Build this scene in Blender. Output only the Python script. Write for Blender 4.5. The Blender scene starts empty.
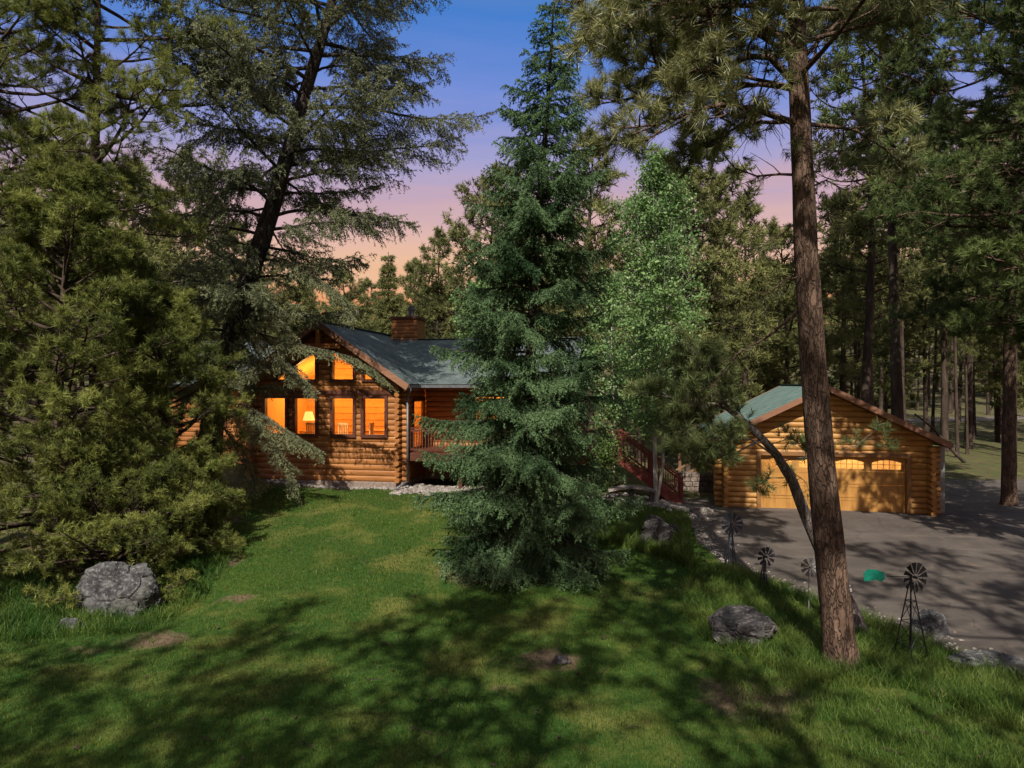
import bpy, bmesh, math, random
import numpy as np
from mathutils import Vector, Matrix, noise as mnoise

C = bpy.context.scene.collection
sc = bpy.context.scene
F = 683.0
CAMZ = 5.0

# ------------------------------------------------------------------ ground height
def sm(t):
    t = np.clip(t, 0, 1); return t*t*(3-2*t)
def gz(x, y):
    x = np.asarray(x, float); y = np.asarray(y, float)
    side = sm((9.0-x)/7.0)                       # 1 on the house side, 0 at the garage
    z = sm((y-12)/14.0)*(0.36+0.44*side)
    z = z + 0.35*sm((-x-6)/8.0)*sm((y-10)/10)
    z = z + 3.6*sm((y-36)/110.0) + 26*sm((y-105)/190.0)
    drive = sm((x-8.5)/2.0)*sm((34-y)/3.0)
    wob = 0.05*np.sin(x*0.9+0.3*y)*np.cos(y*0.7-0.4*x)+0.03*np.sin(2.1*x+1)*np.sin(1.7*y)
    z = z + wob*(1-drive)*sm((30-y)/4.0)
    return z
def gzf(x, y): return float(gz(x, y))
def P(px, py, Y):
    return Vector(((px-512)/F*Y, Y, CAMZ-(py-384)/F*Y))
def hit(px, py):
    lo, hi = 5.0, 300.0
    Y = 5.0
    while Y < 300:
        if CAMZ-(py-384)/F*Y <= gzf((px-512)/F*Y, Y): break
        Y += 0.05
    x = (px-512)/F*Y
    return Vector((x, Y, gzf(x, Y)))

# ------------------------------------------------------------------ materials
def newmat(name):
    m = bpy.data.materials.new(name); m.use_nodes = True
    nt = m.node_tree
    return m, nt, nt.nodes['Principled BSDF'], nt.nodes['Material Output']
def N(nt, t, **kw):
    n = nt.nodes.new(t)
    for k, v in kw.items():
        if k in n.inputs: n.inputs[k].default_value = v
        else: setattr(n, k, v)
    return n
def ramp(nt, fac, stops):
    r = nt.nodes.new('ShaderNodeValToRGB')
    e = r.color_ramp.elements
    while len(e) < len(stops): e.new(0.5)
    for i, (p, c) in enumerate(stops):
        e[i].position = p; e[i].color = (*c, 1)
    nt.links.new(fac, r.inputs['Fac'])
    return r.outputs['Color']
def noise(nt, scale=5, detail=5, rough=.6, coord='Object', mapscale=None, rot=None):
    tc = nt.nodes.new('ShaderNodeTexCoord')
    n = N(nt, 'ShaderNodeTexNoise', Scale=scale, Detail=detail, Roughness=rough)
    src = tc.outputs[coord]
    if mapscale or rot:
        mp = nt.nodes.new('ShaderNodeMapping')
        if mapscale: mp.inputs['Scale'].default_value = mapscale
        if rot: mp.inputs['Rotation'].default_value = rot
        nt.links.new(src, mp.inputs['Vector']); src = mp.outputs['Vector']
    nt.links.new(src, n.inputs['Vector'])
    return n.outputs['Fac']
def bump(nt, bsdf, h, strength=.4, dist=.02):
    b = N(nt, 'ShaderNodeBump', Strength=strength, Distance=dist)
    nt.links.new(h, b.inputs['Height']); nt.links.new(b.outputs['Normal'], bsdf.inputs['Normal'])
def mixc(nt, fac, a, b, mode='MIX'):
    m = nt.nodes.new('ShaderNodeMix'); m.data_type = 'RGBA'; m.blend_type = mode
    if isinstance(fac, (int, float)): m.inputs[0].default_value = fac
    else: nt.links.new(fac, m.inputs[0])
    for s, v in ((6, a), (7, b)):
        if isinstance(v, tuple): m.inputs[s].default_value = (*v, 1)
        else: nt.links.new(v, m.inputs[s])
    return m.outputs[2]
def attr(nt, name):
    a = nt.nodes.new('ShaderNodeAttribute'); a.attribute_name = name
    return a.outputs['Fac']

def leafmat(name, dark, light, trans=.3, rough=.55, spec=.25):
    m, nt, b, out = newmat(name)
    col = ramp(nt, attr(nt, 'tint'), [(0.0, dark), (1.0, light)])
    nt.links.new(col, b.inputs['Base Color'])
    b.inputs['Roughness'].default_value = rough
    b.inputs['Specular IOR Level'].default_value = spec
    t = nt.nodes.new('ShaderNodeBsdfTranslucent'); nt.links.new(col, t.inputs['Color'])
    mx = nt.nodes.new('ShaderNodeMixShader'); mx.inputs[0].default_value = trans
    nt.links.new(b.outputs[0], mx.inputs[1]); nt.links.new(t.outputs[0], mx.inputs[2])
    nt.links.new(mx.outputs[0], out.inputs['Surface'])
    return m
def barkmat(name, c0, c1, c2, scale=6, bstr=.9, plates=0):
    m, nt, b, out = newmat(name)
    n1 = noise(nt, scale, 6, .65, mapscale=(1, 1, .22))
    n2 = noise(nt, scale*3.2, 5, .6, mapscale=(1, 1, .3))
    col = ramp(nt, n1, [(.3, c0), (.5, c1), (.7, c2)])
    col = mixc(nt, n2, col, mixc(nt, .55, col, (0.01, .008, .006)))
    nt.links.new(col, b.inputs['Base Color'])
    b.inputs['Roughness'].default_value = .9; b.inputs['Specular IOR Level'].default_value = .15
    add = N(nt, 'ShaderNodeMath', operation='ADD')
    nt.links.new(n1, add.inputs[0]); nt.links.new(n2, add.inputs[1])
    hgt = add.outputs[0]
    if plates:
        tc = nt.nodes.new('ShaderNodeTexCoord'); mp = nt.nodes.new('ShaderNodeMapping'); mp.inputs['Scale'].default_value = (1, 1, .26)
        nt.links.new(tc.outputs['Object'], mp.inputs['Vector'])
        ns = N(nt, 'ShaderNodeTexNoise', Scale=plates*.7, Detail=4); nt.links.new(mp.outputs[0], ns.inputs['Vector'])
        vm = N(nt, 'ShaderNodeVectorMath', operation='MULTIPLY_ADD'); nt.links.new(ns.outputs['Color'], vm.inputs[0]); vm.inputs[1].default_value = (.3, .3, .3); nt.links.new(mp.outputs[0], vm.inputs[2])
        vo = nt.nodes.new('ShaderNodeTexVoronoi'); vo.feature = 'DISTANCE_TO_EDGE'; vo.inputs['Scale'].default_value = plates; nt.links.new(vm.outputs[0], vo.inputs['Vector'])
        v2 = nt.nodes.new('ShaderNodeTexVoronoi'); v2.inputs['Scale'].default_value = plates; nt.links.new(vm.outputs[0], v2.inputs['Vector'])
        crack = ramp(nt, vo.outputs['Distance'], [(0, (.42, .42, .42)), (.14, (1, 1, 1))])
        sp = nt.nodes.new('ShaderNodeSeparateColor'); nt.links.new(v2.outputs['Color'], sp.inputs[0])
        col = mixc(nt, sp.outputs[0], col, mixc(nt, .45, col, c2))
        col = mixc(nt, crack, tuple(v*.6 for v in c0), col)
        nt.links.new(col, b.inputs['Base Color'])
        ad2 = N(nt, 'ShaderNodeMath', operation='ADD'); nt.links.new(crack, ad2.inputs[0]); nt.links.new(hgt, ad2.inputs[1]); hgt = ad2.outputs[0]
    bump(nt, b, hgt, bstr, .05)
    return m
def woodmat(name, a, c, d, axis_scale=(.5, 6, 6), rough=.5, spec=.35, bstr=.25):
    m, nt, b, out = newmat(name)
    n1 = noise(nt, 2.2, 6, .65, mapscale=axis_scale)
    n2 = noise(nt, .9, 3, .5)
    col = ramp(nt, n1, [(.28, a), (.5, c), (.74, d)])
    col = mixc(nt, n2, col, mixc(nt, .5, col, a))
    nt.links.new(col, b.inputs['Base Color'])
    b.inputs['Roughness'].default_value = rough; b.inputs['Specular IOR Level'].default_value = spec
    if axis_scale[0] < 1:      # checks along the log, knots and weathered streaks
        nc_ = noise(nt, 3.0, 4, .6, mapscale=(.22, 14, 14)); nk = noise(nt, .35, 5, .6)
        col = mixc(nt, ramp(nt, nc_, [(.63, (0, 0, 0)), (.69, (.75, .75, .75))]), col, tuple(v*.35 for v in a))
        tck = nt.nodes.new('ShaderNodeTexCoord'); mk = nt.nodes.new('ShaderNodeMapping'); mk.inputs['Scale'].default_value = (.7, 1, 1); nt.links.new(tck.outputs['Object'], mk.inputs['Vector'])
        vk = nt.nodes.new('ShaderNodeTexVoronoi'); vk.inputs['Scale'].default_value = 2.6; nt.links.new(mk.outputs[0], vk.inputs['Vector'])
        col = mixc(nt, ramp(nt, vk.outputs['Distance'], [(.05, (.8, .8, .8)), (.11, (0, 0, 0))]), col, tuple(v*.5 for v in a))
        col = mixc(nt, ramp(nt, nk, [(.4, (0, 0, 0)), (.65, (.55, .55, .55))]), col, a)
    nt.links.new(col, b.inputs['Base Color'])
    bump(nt, b, n1, bstr, .01)
    return m
def plain(name, col, rough=.6, metal=0, var=.25, scale=8, spec=.3):
    m, nt, b, out = newmat(name)
    n = noise(nt, scale, 5, .6)
    dk = tuple(c*(1-var) for c in col); lt = tuple(min(1, c*(1+var)) for c in col)
    nt.links.new(ramp(nt, n, [(.3, dk), (.7, lt)]), b.inputs['Base Color'])
    b.inputs['Roughness'].default_value = rough; b.inputs['Metallic'].default_value = metal
    b.inputs['Specular IOR Level'].default_value = spec
    bump(nt, b, n, .15, .01)
    return m

M = {}
M['spruce'] = leafmat('spruce_needles', (.022, .052, .020), (.13, .205, .092), .25, .6, .12)
M['fir'] = leafmat('fir_needles', (.045, .055, .026), (.22, .235, .125), .28, .5, .2)
M['olive'] = leafmat('olive_pine_needles', (.042, .060, .012), (.235, .255, .062), .38, .55, .2)
M['pond'] = leafmat('ponderosa_needles', (.06, .07, .024), (.30, .30, .125), .3, .42, .45)
M['darkpine'] = leafmat('dark_pine_needles', (.036, .062, .018), (.165, .21, .068), .38, .55, .2)
M['midpine'] = leafmat('mid_pine_needles', (.04, .062, .02), (.20, .235, .085), .35, .5, .25)
M['farpine'] = leafmat('far_pine_needles', (.055, .068, .022), (.26, .265, .095), .4, .55, .2)
M['deadtree'] = leafmat('dead_needles', (.10, .05, .03), (.22, .12, .07), .2)
M['aspen'] = leafmat('aspen_leaves', (.06, .13, .038), (.25, .375, .13), .42, .45, .35)
M['shrub'] = leafmat('shrub_leaves', (.04, .08, .02), (.13, .2, .05), .4)
M['lawnblade'] = leafmat('lawn_blades', (.011, .052, .006), (.15, .178, .028), .4)
M['tallblade'] = leafmat('tall_grass_blades', (.024, .075, .009), (.16, .21, .042), .4)
M['bark_pond'] = barkmat('ponderosa_bark', (.05, .031, .023), (.125, .077, .054), (.21, .137, .098), 5, 1.0, 11)
M['bark_fir'] = barkmat('fir_bark', (.02, .016, .013), (.06, .05, .042), (.12, .10, .085), 6, .9, 8)
M['bark_far'] = barkmat('far_bark', (.022, .015, .012), (.065, .045, .034), (.125, .09, .068), 4)
M['bark_grey'] = barkmat('grey_pine_bark', (.075, .06, .054), (.19, .155, .14), (.32, .275, .25), 6, .9, 12)
M['bark_aspen'] = barkmat('aspen_bark', (.2, .19, .16), (.5, .48, .42), (.6, .58, .5), 4, .2)
M['log_house'] = woodmat('house_logs', (.17, .062, .016), (.36, .145, .04), (.48, .22, .07))
M['log_garage'] = woodmat('garage_logs', (.22, .10, .024), (.46, .235, .058), (.60, .335, .095))
M['trim_dark'] = woodmat('dark_trim', (.05, .017, .01), (.10, .034, .018), (.14, .05, .025))
M['trim_garage'] = woodmat('garage_trim', (.14, .065, .022), (.24, .115, .04), (.3, .15, .055))
M['fascia'] = woodmat('fascia_boards', (.16, .075, .045), (.24, .12, .07), (.3, .16, .1))
M['deckwood'] = woodmat('deck_boards', (.05, .018, .010), (.10, .034, .020), (.15, .055, .034))
M['stairwood'] = woodmat('stair_red_wood', (.10, .022, .017), (.19, .042, .032), (.26, .068, .05))
M['door_wood'] = woodmat('garage_door_wood', (.24, .11, .025), (.37, .185, .045), (.45, .24, .07), (4, 4, .6))
M['postwood'] = woodmat('weathered_posts', (.09, .05, .03), (.2, .115, .065), (.3, .18, .11), (6, 6, .6))
M['metal'] = plain('grey_metal', (.17, .18, .19), .5, .5)
M['gutter'] = plain('grey_gutter', (.12, .12, .125), .5, .3)
M['greydoor'] = plain('grey_panel', (.24, .25, .24), .6)
M['blackmetal'] = plain('black_metal', (.02, .02, .022), .5, .6)
M['bluemetal'] = plain('blue_grey_metal', (.04, .046, .065), .45, .5)
M['palemetal'] = plain('pale_metal', (.3, .3, .3), .5, .5)
M['teal'] = plain('teal_paint', (.004, .14, .092), .5, 0, .45, 9)
M['foundation'] = plain('stone_foundation', (.19, .145, .12), .85, 0, .4, 9)
M['white'] = plain('white_paint', (.7, .68, .64), .6)
M['room_wall'] = plain('room_wall', (.78, .46, .15), .8, 0, .1, 3)
M['room_floor'] = plain('room_floor', (.4, .2, .06), .6)
M['room_wood'] = plain('room_chair_wood', (.6, .33, .1), .6)
M['garage_inside'] = plain('garage_inside', (.7, .55, .35), .8)

def rockmat(name, a, b_, c):
    m, nt, b, out = newmat(name)
    n1 = noise(nt, 3.0, 8, .65); n2 = noise(nt, 14, 6, .7); n3 = noise(nt, 1.3, 4, .6)
    col = ramp(nt, n1, [(.32, a), (.52, b_), (.7, c)])
    col = mixc(nt, ramp(nt, n2, [(.5, (0, 0, 0)), (.68, (1, 1, 1))]), col, tuple(min(1, v*1.5) for v in c))
    col = mixc(nt, ramp(nt, n3, [(.55, (0, 0, 0)), (.7, (.6, .6, .6))]), col, (.07, .075, .05))
    nt.links.new(col, b.inputs['Base Color'])
    b.inputs['Roughness'].default_value = .9; b.inputs['Specular IOR Level'].default_value = .2
    bump(nt, b, n2, .7, .04)
    return m
M['rock'] = rockmat('grey_rock', (.016, .016, .018), (.05, .049, .051), (.12, .118, .116))
M['rock_dark'] = rockmat('dark_rock', (.018, .017, .017), (.046, .042, .042), (.10, .09, .09))
M['pebble'] = rockmat('river_pebbles', (.10, .085, .075), (.18, .155, .14), (.28, .25, .225))
M['wallstone'] = rockmat('retaining_stone', (.07, .05, .042), (.13, .10, .083), (.21, .17, .145))

# glass with real reflection
def glassmat():
    m, nt, b, out = newmat('window_glass')
    tr = nt.nodes.new('ShaderNodeBsdfTransparent')
    gl = N(nt, 'ShaderNodeBsdfGlossy', Roughness=.03)
    lwt = N(nt, 'ShaderNodeLayerWeight', Blend=.5)
    pw = N(nt, 'ShaderNodeMath', operation='POWER'); nt.links.new(lwt.outputs['Facing'], pw.inputs[0]); pw.inputs[1].default_value = 4.0
    fr = N(nt, 'ShaderNodeMath', operation='MULTIPLY_ADD'); nt.links.new(pw.outputs[0], fr.inputs[0]); fr.inputs[1].default_value = .8; fr.inputs[2].default_value = .03
    mx = nt.nodes.new('ShaderNodeMixShader')
    nt.links.new(fr.outputs[0], mx.inputs[0]); nt.links.new(tr.outputs[0], mx.inputs[1]); nt.links.new(gl.outputs[0], mx.inputs[2])
    nt.links.new(mx.outputs[0], out.inputs['Surface'])
    return m
M['glass'] = glassmat()
def emat(name, col, s):
    m, nt, b, out = newmat(name)
    b.inputs['Base Color'].default_value = (*col, 1)
    b.inputs['Emission Color'].default_value = (*col, 1); b.inputs['Emission Strength'].default_value = s
    return m
M['shade_lit'] = emat('lit_lamp_shade', (1, .55, .13), 1.0)

def roofmat(name, a, b_, c):
    m, nt, b, out = newmat(name)
    tc = nt.nodes.new('ShaderNodeTexCoord')
    br = N(nt, 'ShaderNodeTexBrick', Scale=1.0)
    br.inputs['Brick Width'].default_value = .32; br.inputs['Row Height'].default_value = .15
    br.inputs['Mortar Size'].default_value = .016; br.inputs['Bias'].default_value = 0
    br.inputs['Color1'].default_value = (*a, 1); br.inputs['Color2'].default_value = (*b_, 1)
    br.inputs['Mortar'].default_value = tuple(v*.45 for v in a)+(1,)
    nt.links.new(tc.outputs['Object'], br.inputs['Vector'])
    n = noise(nt, 1.6, 6, .65); n2 = noise(nt, 40, 3, .6)
    col = mixc(nt, ramp(nt, n, [(.35, (0, 0, 0)), (.7, (.75, .75, .75))]), br.outputs['Color'], c)
    col = mixc(nt, ramp(nt, n2, [(.4, (0, 0, 0)), (.7, (.4, .4, .4))]), col, a)
    n5 = noise(nt, 5, 7, .7)
    col = mixc(nt, ramp(nt, n5, [(.58, (0, 0, 0)), (.72, (.8, .8, .8))]), col, (.06, .045, .028))
    nt.links.new(col, b.inputs['Base Color'])
    b.inputs['Roughness'].default_value = .85; b.inputs['Specular IOR Level'].default_value = .15
    bump(nt, b, br.outputs['Fac'], -.8, .03)
    return m
M['roof_house'] = roofmat('house_shingles', (.05, .066, .068), (.085, .108, .108), (.125, .15, .145))
M['roof_garage'] = roofmat('garage_shingles', (.08, .125, .115), (.11, .165, .15), (.15, .21, .19))

# ground
def groundmat():
    m, nt, b, out = newmat('ground')
    lawn = attr(nt, 'lawn'); dirt = attr(nt, 'dirt')
    n1 = noise(nt, .55, 6, .6); n2 = noise(nt, 9, 6, .65); n3 = noise(nt, 2.2, 5, .6); n4 = noise(nt, 60, 3, .6)
    g = ramp(nt, n2, [(.3, (.012, .038, .006)), (.55, (.03, .066, .011)), (.75, (.072, .095, .022))])
    g = mixc(nt, ramp(nt, n1, [(.5, (0, 0, 0)), (.66, (.75, .75, .75))]), g, (.14, .13, .035))
    f = ramp(nt, n3, [(.3, (.05, .036, .02)), (.48, (.09, .072, .038)), (.6, (.07, .09, .03)), (.75, (.13, .145, .05))])
    f = mixc(nt, ramp(nt, n2, [(.45, (0, 0, 0)), (.7, (.6, .6, .6))]), f, (.045, .036, .022))
    d = ramp(nt, n2, [(.3, (.06, .04, .026)), (.7, (.15, .105, .07))])
    nl = N(nt, 'ShaderNodeMath', operation='ADD'); nt.links.new(lawn, nl.inputs[0])
    s = N(nt, 'ShaderNodeMath', operation='MULTIPLY_ADD'); nt.links.new(n3, s.inputs[0]); s.inputs[1].default_value = .8; s.inputs[2].default_value = -.4
    nt.links.new(s.outputs[0], nl.inputs[1])
    col = mixc(nt, ramp(nt, nl.outputs[0], [(.4, (0, 0, 0)), (.6, (1, 1, 1))]), f, g)
    nd = N(nt, 'ShaderNodeMath', operation='ADD'); nt.links.new(dirt, nd.inputs[0]); nt.links.new(s.outputs[0], nd.inputs[1])
    col = mixc(nt, ramp(nt, nd.outputs[0], [(.4, (0, 0, 0)), (.65, (1, 1, 1))]), col, d)
    nt.links.new(col, b.inputs['Base Color'])
    b.inputs['Roughness'].default_value = .95; b.inputs['Specular IOR Level'].default_value = .1
    bump(nt, b, n4, .6, .03)
    return m
M['ground'] = groundmat()
def drivemat():
    m, nt, b, out = newmat('driveway')
    n1 = noise(nt, .5, 6, .62); n2 = noise(nt, 60, 4, .7); n3 = noise(nt, 3, 6, .6)
    col = ramp(nt, n1, [(.28, (.042, .035, .031)), (.5, (.068, .057, .05)), (.74, (.105, .088, .077))])
    col = mixc(nt, ramp(nt, n2, [(.4, (0, 0, 0)), (.7, (.6, .6, .6))]), col, (.045, .038, .034))
    col = mixc(nt, ramp(nt, n3, [(.55, (0, 0, 0)), (.7, (.5, .5, .5))]), col, (.12, .09, .065))
    tr_ = noise(nt, 1.4, 5, .6, mapscale=(.22, 1.6, 1), rot=(0, 0, .5))
    col = mixc(nt, ramp(nt, tr_, [(.5, (0, 0, 0)), (.72, (.5, .5, .5))]), col, (.125, .104, .09))
    tcv = nt.nodes.new('ShaderNodeTexCoord'); wv = N(nt, 'ShaderNodeTexNoise', Scale=1.3, Detail=5); nt.links.new(tcv.outputs['Object'], wv.inputs['Vector'])
    vmd = N(nt, 'ShaderNodeVectorMath', operation='MULTIPLY_ADD'); nt.links.new(wv.outputs['Color'], vmd.inputs[0]); vmd.inputs[1].default_value = (1.2, 1.2, 0); nt.links.new(tcv.outputs['Object'], vmd.inputs[2])
    vc = nt.nodes.new('ShaderNodeTexVoronoi'); vc.feature = 'DISTANCE_TO_EDGE'; vc.inputs['Scale'].default_value = .33; nt.links.new(vmd.outputs[0], vc.inputs['Vector'])
    col = mixc(nt, ramp(nt, vc.outputs['Distance'], [(0, (.5, .5, .5)), (.010, (0, 0, 0))]), col, (.018, .016, .015))
    nv = noise(nt, 130, 2, .5)
    col = mixc(nt, ramp(nt, nv, [(.66, (0, 0, 0)), (.72, (.7, .7, .7))]), col, (.16, .115, .07))
    nt.links.new(col, b.inputs['Base Color'])
    b.inputs['Roughness'].default_value = .85; b.inputs['Specular IOR Level'].default_value = .2
    bump(nt, b, n2, .4, .01)
    return m
M['drive'] = drivemat()
M['farroad'] = plain('gravel_road', (.11, .092, .08), .9, 0, .35, 2)

# ------------------------------------------------------------------ object helpers
def tag(o, label=None, cat=None, group=None, kind=None):
    if label: o['label'] = label
    if cat: o['category'] = cat
    if group: o['group'] = group
    if kind: o['kind'] = kind
    return o
def empty(name, loc=(0, 0, 0), rz=0, label=None, cat=None, group=None):
    o = bpy.data.objects.new(name, None); C.objects.link(o)
    o.location = loc; o.rotation_euler = (0, 0, rz); o.empty_display_size = .2
    return tag(o, label, cat, group)
def np_obj(name, V, Fc, mat, parent=None, tint=None, smooth=False, extra=None):
    V = np.asarray(V, np.float32); Fc = np.asarray(Fc, np.int32)
    me = bpy.data.meshes.new(name)
    k = Fc.shape[1]; nf = len(Fc)
    me.vertices.add(len(V)); me.vertices.foreach_set('co', V.ravel())
    me.loops.add(nf*k); me.loops.foreach_set('vertex_index', Fc.ravel())
    me.polygons.add(nf); me.polygons.foreach_set('loop_start', np.arange(0, nf*k, k, dtype=np.int32))
    if smooth: me.polygons.foreach_set('use_smooth', np.ones(nf, bool))
    else: me.polygons.foreach_set('use_smooth', np.zeros(nf, bool))
    if tint is not None:
        a = me.attributes.new('tint', 'FLOAT', 'FACE'); a.data.foreach_set('value', np.asarray(tint, np.float32))
    if extra:
        for kx, v in extra.items():
            a = me.attributes.new(kx, 'FLOAT', 'POINT'); a.data.foreach_set('value', np.asarray(v, np.float32))
    me.update(calc_edges=True)
    me.materials.append(mat)
    o = bpy.data.objects.new(name, me); C.objects.link(o)
    if parent: o.parent = parent
    return o
class MB:
    def __init__(s, T=None): s.v = []; s.f = []; s.T = T
    def add(s, vs, fs):
        n = len(s.v)
        s.v += [tuple(s.T(*v)) if s.T else tuple(v) for v in vs]
        s.f += [tuple(i+n for i in f) for f in fs]
    def box(s, x0, x1, y0, y1, z0, z1):
        s.add([(x0, y0, z0), (x1, y0, z0), (x1, y1, z0), (x0, y1, z0), (x0, y0, z1), (x1, y0, z1), (x1, y1, z1), (x0, y1, z1)],
              [(0, 3, 2, 1), (4, 5, 6, 7), (0, 1, 5, 4), (1, 2, 6, 5), (2, 3, 7, 6), (3, 0, 4, 7)])
    def tube(s, p, q, r0, r1=None, n=8, caps=True):
        p, q = Vector(p), Vector(q); r1 = r0 if r1 is None else r1
        d = (q-p).normalized(); a = d.orthogonal().normalized(); b = d.cross(a)
        vs = []
        for c, r in ((p, r0), (q, r1)):
            for i in range(n):
                t = 2*math.pi*i/n; vs.append(tuple(c+a*(r*math.cos(t))+b*(r*math.sin(t))))
        fs = [(i, (i+1) % n, n+(i+1) % n, n+i) for i in range(n)]
        if caps: fs += [tuple(range(n-1, -1, -1)), tuple(range(n, 2*n))]
        s.add(vs, fs)
    def bar(s, p, q, w, h):        # rectangular bar from p to q; w sideways, h upward
        p, q = Vector(p), Vector(q); d = (q-p).normalized()
        side = d.cross(Vector((0, 0, 1)))
        side = Vector((1, 0, 0)) if side.length < 1e-4 else side.normalized()
        up = side.cross(d).normalized()
        vs = []
        for c in (p, q):
            for a, b in ((-1, -1), (1, -1), (1, 1), (-1, 1)):
                vs.append(tuple(c+side*(a*w/2)+up*(b*h/2)))
        s.add(vs, [(0, 1, 2, 3), (7, 6, 5, 4), (0, 4, 5, 1), (1, 5, 6, 2), (2, 6, 7, 3), (3, 7, 4, 0)])
    def prism(s, poly, y0, y1):      # polygon in (x,z) extruded along y
        n = len(poly)
        vs = [(x, y0, z) for x, z in poly]+[(x, y1, z) for x, z in poly]
        s.add(vs, [tuple(range(n)), tuple(range(2*n-1, n-1, -1))]+[(i, n+i, n+(i+1) % n, (i+1) % n) for i in range(n)])
    def ring(s, outer, inner, y0, y1):
        n = len(outer)
        vs = [(x, y0, z) for x, z in outer]+[(x, y0, z) for x, z in inner]+[(x, y1, z) for x, z in outer]+[(x, y1, z) for x, z in inner]
        fs = []
        for i in range(n):
            j = (i+1) % n
            fs += [(i, j, n+j, n+i), (2*n+i, 3*n+i, 3*n+j, 2*n+j), (i, 2*n+i, 2*n+j, j), (n+i, n+j, 3*n+j, 3*n+i)]
        s.add(vs, fs)
    def build(s, name, mat, parent=None, smooth=False, bevel=0):
        me = bpy.data.meshes.new(name); me.from_pydata(s.v, [], s.f)
        bm = bmesh.new(); bm.from_mesh(me); bmesh.ops.recalc_face_normals(bm, faces=bm.faces[:])
        bm.to_mesh(me); bm.free()
        if smooth:
            for p in me.polygons: p.use_smooth = True
        me.materials.append(mat)
        o = bpy.data.objects.new(name, me); C.objects.link(o)
        if parent: o.parent = parent
        if bevel:
            md = o.modifiers.new('bevel', 'BEVEL'); md.width = bevel; md.segments = 2
        return o
def slab(name, a, b, c, d, th, mat, parent):
    """roof slab: a,b eave (left,right) and c,d ridge (right,left); local x along the eave, y up the slope"""
    a, b, c, d = map(Vector, (a, b, c, d))
    X = (b-a).normalized(); Nn = X.cross((d-a)).normalized(); Yv = Nn.cross(X)
    if Nn.z < 0: Nn = -Nn
    loc = [((p-a).dot(X), (p-a).dot(Yv)) for p in (a, b, c, d)]
    mb = MB()
    vs = [(x, y, 0) for x, y in loc]+[(x, y, -th if Nn.dot(X.cross(Yv)) > 0 else th) for x, y in loc]
    mb.add(vs, [(0, 1, 2, 3), (7, 6, 5, 4), (0, 4, 5, 1), (1, 5, 6, 2), (2, 6, 7, 3), (3, 7, 4, 0)])
    o = mb.build(name, mat, parent)
    Z = X.cross(Yv)
    m = Matrix((( X.x, Yv.x, Z.x, a.x), (X.y, Yv.y, Z.y, a.y), (X.z, Yv.z, Z.z, a.z), (0, 0, 0, 1)))
    o.matrix_basis = m
    return o
def offset_poly(poly, d):
    n = len(poly); out = []
    area = sum(poly[i][0]*poly[(i+1) % n][1]-poly[(i+1) % n][0]*poly[i][1] for i in range(n))
    sgn = 1 if area > 0 else -1
    L = []
    for i in range(n):
        x0, y0 = poly[i]; x1, y1 = poly[(i+1) % n]
        dx, dy = x1-x0, y1-y0; l = math.hypot(dx, dy)
        nx, ny = sgn*dy/l, -sgn*dx/l
        L.append((nx, ny, nx*x0+ny*y0+d))
    for i in range(n):
        a = L[i-1]; b = L[i]
        det = a[0]*b[1]-a[1]*b[0]
        out.append(((a[2]*b[1]-b[2]*a[1])/det, (a[0]*b[2]-b[0]*a[2])/det))
    return out
def copy_tree(o, parent=None):
    c = o.copy(); C.objects.link(c); c.parent = parent
    for ch in list(o.children): copy_tree(ch, c)
    return c

# log wall ------------------------------------------------------------------
def log_wall(T, u0, u1, w0, w1, h, outline=None, openings=(), depth=.055, back=.10):
    """courses of D-shaped logs; outline(w)->(ua,ub); openings: list of (wlo,whi,f(w)->(a,b))"""
    mb = MB(T)
    k = 0; w = w0
    prof = [math.radians(a) for a in (-90, -62, -35, -10, 15, 40, 65, 90)]
    while w < w1-0.02:
        zc = w+h/2
        ws = [min(w1+.0, zc+(h/2)*math.sin(a)) for a in prof]
        vs = [-depth*math.cos(a) for a in prof]
        if outline:
            oa = [outline(x)[0] for x in ws]; ob = [outline(x)[1] for x in ws]
        else: oa = [u0]*8; ob = [u1]*8
        ivs = [(oa, ob)]
        for (lo, hi, f) in openings:
            if lo < zc < hi:
                fa = [f(min(max(x, lo), hi))[0] for x in ws]; fb = [f(min(max(x, lo), hi))[1] for x in ws]
                nv = []
                for A, B in ivs:
                    if fa[4] > A[4] and fb[4] < B[4]: nv += [(A, fa), (fb, B)]
                    elif fb[4] <= A[4] or fa[4] >= B[4]: nv.append((A, B))
                    elif fa[4] <= A[4] and fb[4] < B[4]: nv.append((fb, B))
                    elif fa[4] > A[4]: nv.append((A, fa))
                ivs = nv
        for A, B in ivs:
            if B[4]-A[4] < .03: continue
            B = [max(a+.002, b) for a, b in zip(A, B)]
            n = 8
            v = [(A[i], vs[i], ws[i]) for i in range(n)]+[(A[7], back, ws[7]), (A[0], back, ws[0])]
            v += [(B[i], vs[i], ws[i]) for i in range(n)]+[(B[7], back, ws[7]), (B[0], back, ws[0])]
            m = n+2
            fs = [(i, (i+1) % m, m+(i+1) % m, m+i) for i in range(m)]
            fs += [tuple(range(m-1, -1, -1)), tuple(range(m, 2*m))]
            mb.add(v, fs)
        w += h; k += 1
    return mb
def log_ends(mb, u, v, w0, w1, h, du, dv, r, length, rng):
    w = w0
    while w < w1-h*.5:
        l = length*rng.uniform(.85, 1.15)
        mb.tube((u, v, w+h/2), (u+du*l, v+dv*l, w+h/2), r, r*rng.uniform(.94, 1), 10)
        w += h
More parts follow.
